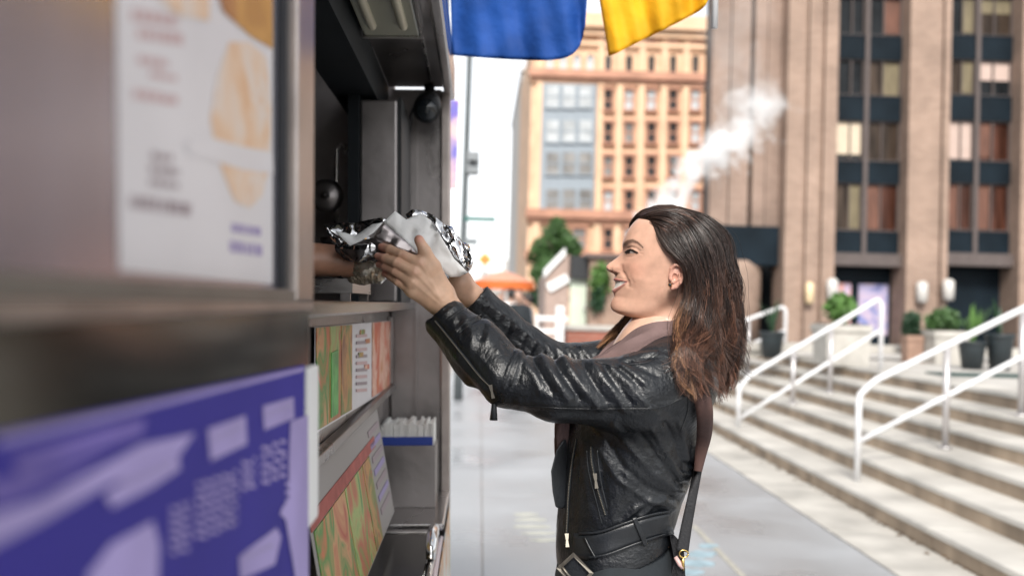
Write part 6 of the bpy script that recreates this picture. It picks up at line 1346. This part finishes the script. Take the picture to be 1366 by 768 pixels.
# ------------------------------------------------------------------ the wrapped meal
def foil_mat(name, col, rough, sc, strength):
    m = mat(name, col, rough, 1); nt = m.node_tree; N = nt.nodes; L = nt.links; b = N['Principled BSDF']
    tc = N.new('ShaderNodeTexCoord'); nz = N.new('ShaderNodeTexNoise'); nz.inputs['Scale'].default_value = sc*.7; nz.inputs['Detail'].default_value = 3; L.new(tc.outputs['Object'], nz.inputs['Vector'])
    ad = N.new('ShaderNodeMixRGB'); ad.blend_type = 'ADD'; ad.inputs[0].default_value = .06; L.new(tc.outputs['Object'], ad.inputs[1]); L.new(nz.outputs['Color'], ad.inputs[2])
    vo = N.new('ShaderNodeTexVoronoi'); vo.feature = 'F1'; vo.inputs['Scale'].default_value = sc; L.new(ad.outputs[0], vo.inputs['Vector'])
    bp = N.new('ShaderNodeBump'); bp.inputs['Strength'].default_value = strength; bp.inputs['Distance'].default_value = .012; L.new(vo.outputs['Distance'], bp.inputs['Height']); L.new(bp.outputs['Normal'], b.inputs['Normal']); return m
M['foil'] = foil_mat('crumpled_foil', (.74, .74, .75), .15, 26, .42)
M['foil_smooth'] = foil_mat('folded_foil', (.4, .36, .355), .33, 18, .15)
M['paper'] = mat('greaseproof_paper', (.87, .86, .84), .6, noise=.03, nscale=30, bump=.3, bscale=50, bdist=.004, translucent=.1)
mid = at(535, 325, 1.97)
meal = thing('wrapped_meal', 'takeaway meal in crinkled silver foil and white paper, handed out of the hatch', 'food', mid)
def sheet(name, pts, mtl, par, crumple, seed, sub=4, facet=18, th=.0006, bow=0.0, noise2=1):
    bm = bmesh.new(); vs = [bm.verts.new(q) for q in pts]          # u, v, d*1000 in one flat-ish space
    f = bm.faces.new(vs); bmesh.ops.triangulate(bm, faces=[f])
    for k_ in range(sub):
        le = [e for e in bm.edges if math.hypot(e.verts[0].co.x-e.verts[1].co.x, e.verts[0].co.y-e.verts[1].co.y) > (9 if k_ < sub-1 else 5)]
        if not le: break
        bmesh.ops.subdivide_edges(bm, edges=le, cuts=1); bmesh.ops.triangulate(bm, faces=bm.faces[:])
    bmesh.ops.beautify_fill(bm, faces=bm.faces[:], edges=bm.edges[:])
    bm.verts.index_update(); A = np.array([v.co[:] for v in bm.verts]); Fc = [[v.index for v in f.verts] for f in bm.faces]; bm.free()
    rg = np.random.default_rng(seed); d = A[:, 2].copy(); uvp_ = A[:, :2]
    # sharp folds: distance to random cell centres gives flat facets with creases
    cen = uvp_[rg.integers(0, len(uvp_), facet)]+rg.normal(0, 4, (facet, 2)); D = np.linalg.norm(uvp_[:, None]-cen[None], axis=2); k1 = D.argmin(1); sl_ = rg.normal(0, 1, (facet, 2)); hgt = ((uvp_-cen[k1])*sl_[k1]).sum(1)
    d = d+crumple*(hgt*.9+noise2*vnoise(np.c_[uvp_, d*0+seed], .11)*9)*1e-3
    ctr = uvp_.mean(0); rad = np.linalg.norm(uvp_-ctr, axis=1)/45; d = d+bow*rad**2
    uj = uvp_+rg.normal(0, .0, uvp_.shape)
    C3 = np.stack([(uj[:, 0]-683)/F*d, -(uj[:, 1]-384)/F*d, d], 1); b = MB(); b.add(cam2world(C3), Fc, True); o_ = b.build(name, mtl, par); s2 = o_.modifiers.new('t', 'SOLIDIFY'); s2.thickness = th; return o_
# lower shell of foil holding the food, between the two hands
G, o = gridpts(np.array([cc(440, 0, 1.97)[0], cc(0, 375, 2)[1], 1.90]), np.array([cc(640, 0, 2)[0], cc(0, 285, 2)[1], 2.08]), .0022)
sh = smin(ell(G, P(490, 331, 1.985), [.062, .022, .042]), ell(G, P(570, 338, 1.995), [.075, .042, .040]), .03); sh = smin(sh, ell(G, P(605, 345, 2.0), [.03, .03, .034]), .02)
Vf, Qf = snets(sh, o, .0022); Nf = vnormals(Vf, Qf); rgf = np.random.default_rng(3); cen = Vf[rgf.integers(0, len(Vf), 90)]; D = ((Vf[:, None]-cen[None])**2).sum(2); kk = D.argmin(1); sl2 = rgf.normal(0, .3, (90, 3)); hf = ((Vf-cen[kk])*sl2[kk]).sum(1)
nmesh('foil_shell', cam2world(Vf+Nf*(np.clip(hf, -.008, .008)+vnoise(Vf, 70)*.002)[:, None]), Qf, M['foil'], meal, smooth=True)
sheet('paper_liner', [(511, 297, 1.953), (527, 281.5, 1.958), (542, 293, 1.955), (561, 284.5, 1.962), (575, 294, 1.962), (590, 318, 1.957), (606, 345, 1.95), (624, 363, 1.948), (613, 369, 1.946), (601, 369.5, 1.945), (588, 359, 1.944), (575, 352, 1.942), (557, 341, 1.944), (538, 321, 1.948)], M['paper'], meal, .3, 4, facet=8, sub=5)
sheet('paper_liner', [(447, 308, 1.945), (458, 320, 1.940), (467, 328, 1.937), (482, 321.5, 1.937), (499, 310, 1.938), (511, 297, 1.942), (497, 299, 1.95), (474, 315, 1.95), (462, 311, 1.95)], M['paper'], meal, .15, 6, facet=4)
sheet('foil_fold', [(511, 296.5, 1.944), (520, 304, 1.942), (540, 320, 1.94), (553, 333, 1.938), (557, 341, 1.939), (546, 338, 1.936), (525, 330, 1.934), (510, 324, 1.936), (497, 318, 1.942)], M['foil_smooth'], meal, .10, 8, facet=3, sub=5)
sheet('foil_fold', [(458, 330, 1.962), (470, 325, 1.95), (484, 320, 1.945), (498, 317.5, 1.94), (512, 325, 1.934), (528, 332, 1.932), (546, 339, 1.933), (557, 342, 1.936), (557, 352, 1.942), (545, 352, 1.946), (520, 346, 1.95), (500, 339, 1.955), (480, 337, 1.958), (464, 336, 1.962)], M['foil_smooth'], meal, .5, 12, facet=14, sub=5)
sheet('foil_edge', [(432, 301, 1.985), (441, 298, 1.995), (456, 296.5, 2.0), (474, 297, 2.0), (492, 293, 1.995), (509, 290, 1.985), (515, 293, 1.975), (503, 301, 1.975), (490, 306, 1.98), (476, 315, 1.98), (464, 321, 1.978), (455, 318, 1.98), (446, 311, 1.982)], M['foil'], meal, .9, 14, facet=16, sub=5)
sheet('foil_edge', [(432, 300.5, 1.98), (437, 304, 1.972), (443, 312, 1.966), (452, 318, 1.962), (461, 323, 1.958), (467, 329, 1.955), (466, 334, 1.955), (456, 330, 1.958), (444, 321, 1.964), (437, 311, 1.972)], M['foil'], meal, .8, 15, facet=10, sub=5)
sheet('foil_edge', [(541, 286, 1.985), (550, 279.5, 1.99), (562, 281, 1.988), (577, 286.5, 1.985), (590, 297, 1.98), (602, 306, 1.975), (613, 317, 1.97), (622, 331, 1.965), (630, 349, 1.958), (622, 352, 1.955), (618, 362, 1.953), (610, 350, 1.955), (596, 325, 1.962), (581, 300, 1.97), (566, 287, 1.98), (553, 291, 1.988), (545, 294, 1.99)], M['foil'], meal, 1.1, 16, facet=26, sub=5)
sheet('foil_edge', [(594, 300, 1.972), (604, 303, 1.966), (610, 318, 1.958), (615, 334, 1.953), (612, 347, 1.95), (604, 332, 1.953), (598, 314, 1.962)], M['foil'], meal, .9, 19, facet=9, sub=5)
sheet('foil_edge', [(617, 324, 1.962), (625, 331, 1.958), (631, 348, 1.95), (624, 357, 1.947), (619, 345, 1.95)], M['foil'], meal, .9, 20, facet=6, sub=5)
# ------------------------------------------------------------------ the vendor inside the truck
vf = Vector(T(-.98, 1.98, -.999)); Hv = 1.76
def inv(p):          # world point -> body fractions for a figure that faces +x
    q = Vector(p)-vf; return (-q.y/Hv, q.x/Hv, q.z/Hv)
wr_ = at(468, 349, 2.05); el_ = Vector(at(395, 338, 2.0)); kn = at(492, 350, 2.045)
el_ = Vector(T(-.56, 1.98, .10))
vend = figure('person', 'vendor inside the truck, only a bare forearm and gloved hand showing in the hatch', tuple(vf), Hv, -PI/2,
   [[(-.1, 0, .8), (-.14, .02, .63), (-.12, .12, .55), (-.1, .17, .55)], [(.1, 0, .8), inv(el_), inv(wr_), inv(kn)]], M['cloth_dark'], M['cloth_dark'], M['hair_dark'], skin=(.5, .26, .17), vox=.011, sleeve=2)
M['glove'] = mat('plastic_glove', (.8, .68, .5), .16, noise=.2, nscale=25, spec=.6, bump=.8, bscale=90, trans=.7, bdist=.008)
G, o = gridpts(np.array([cc(445, 0, 2)[0], cc(0, 405, 2)[1], 1.97]), np.array([cc(535, 0, 2)[0], cc(0, 318, 2)[1], 2.12]), .002)
gv = cone(G, P(466, 350, 2.05), P(484, 352, 2.045), .026, .029)
for ch_ in ([(490, 341, 2.03), (507, 343, 2.01), (519, 350, 1.995)], [(491, 350, 2.04), (510, 352, 2.03), (522, 357, 2.015)], [(490, 360, 2.045), (506, 363, 2.04), (516, 365, 2.025)], [(486, 368, 2.045), (498, 371, 2.04), (506, 372, 2.03)], [(474, 338, 2.02), (484, 333, 2.0), (494, 333, 1.99)]): gv = smin(gv, chain(G, [P(*q) for q in ch_], [.0125, .0115, .0095], .004), .009)
gv = smin(gv, cone(G, P(470, 372, 2.05), P(486, 376, 2.045), .008, .006), .012)
Vg, Qg = snets(gv, o, .002); Ng = vnormals(Vg, Qg); Vg = Vg+Ng*(vnoise(Vg*np.array([1.6, .5, 1]), 140)*.0016+vnoise(Vg, 60)*.002)[:, None]
nmesh('glove', cam2world(Vg), Qg, M['glove'], vend)
b = MB(); a, c_ = Vector(at(457, 346, 2.052)), Vector(at(464, 348, 2.052)); b.tube([a, a.lerp(c_, .1), a.lerp(c_, .9), c_], [.036, .0385, .0385, .036], 24); b.build('wristband', M['cloth_dark'], vend)
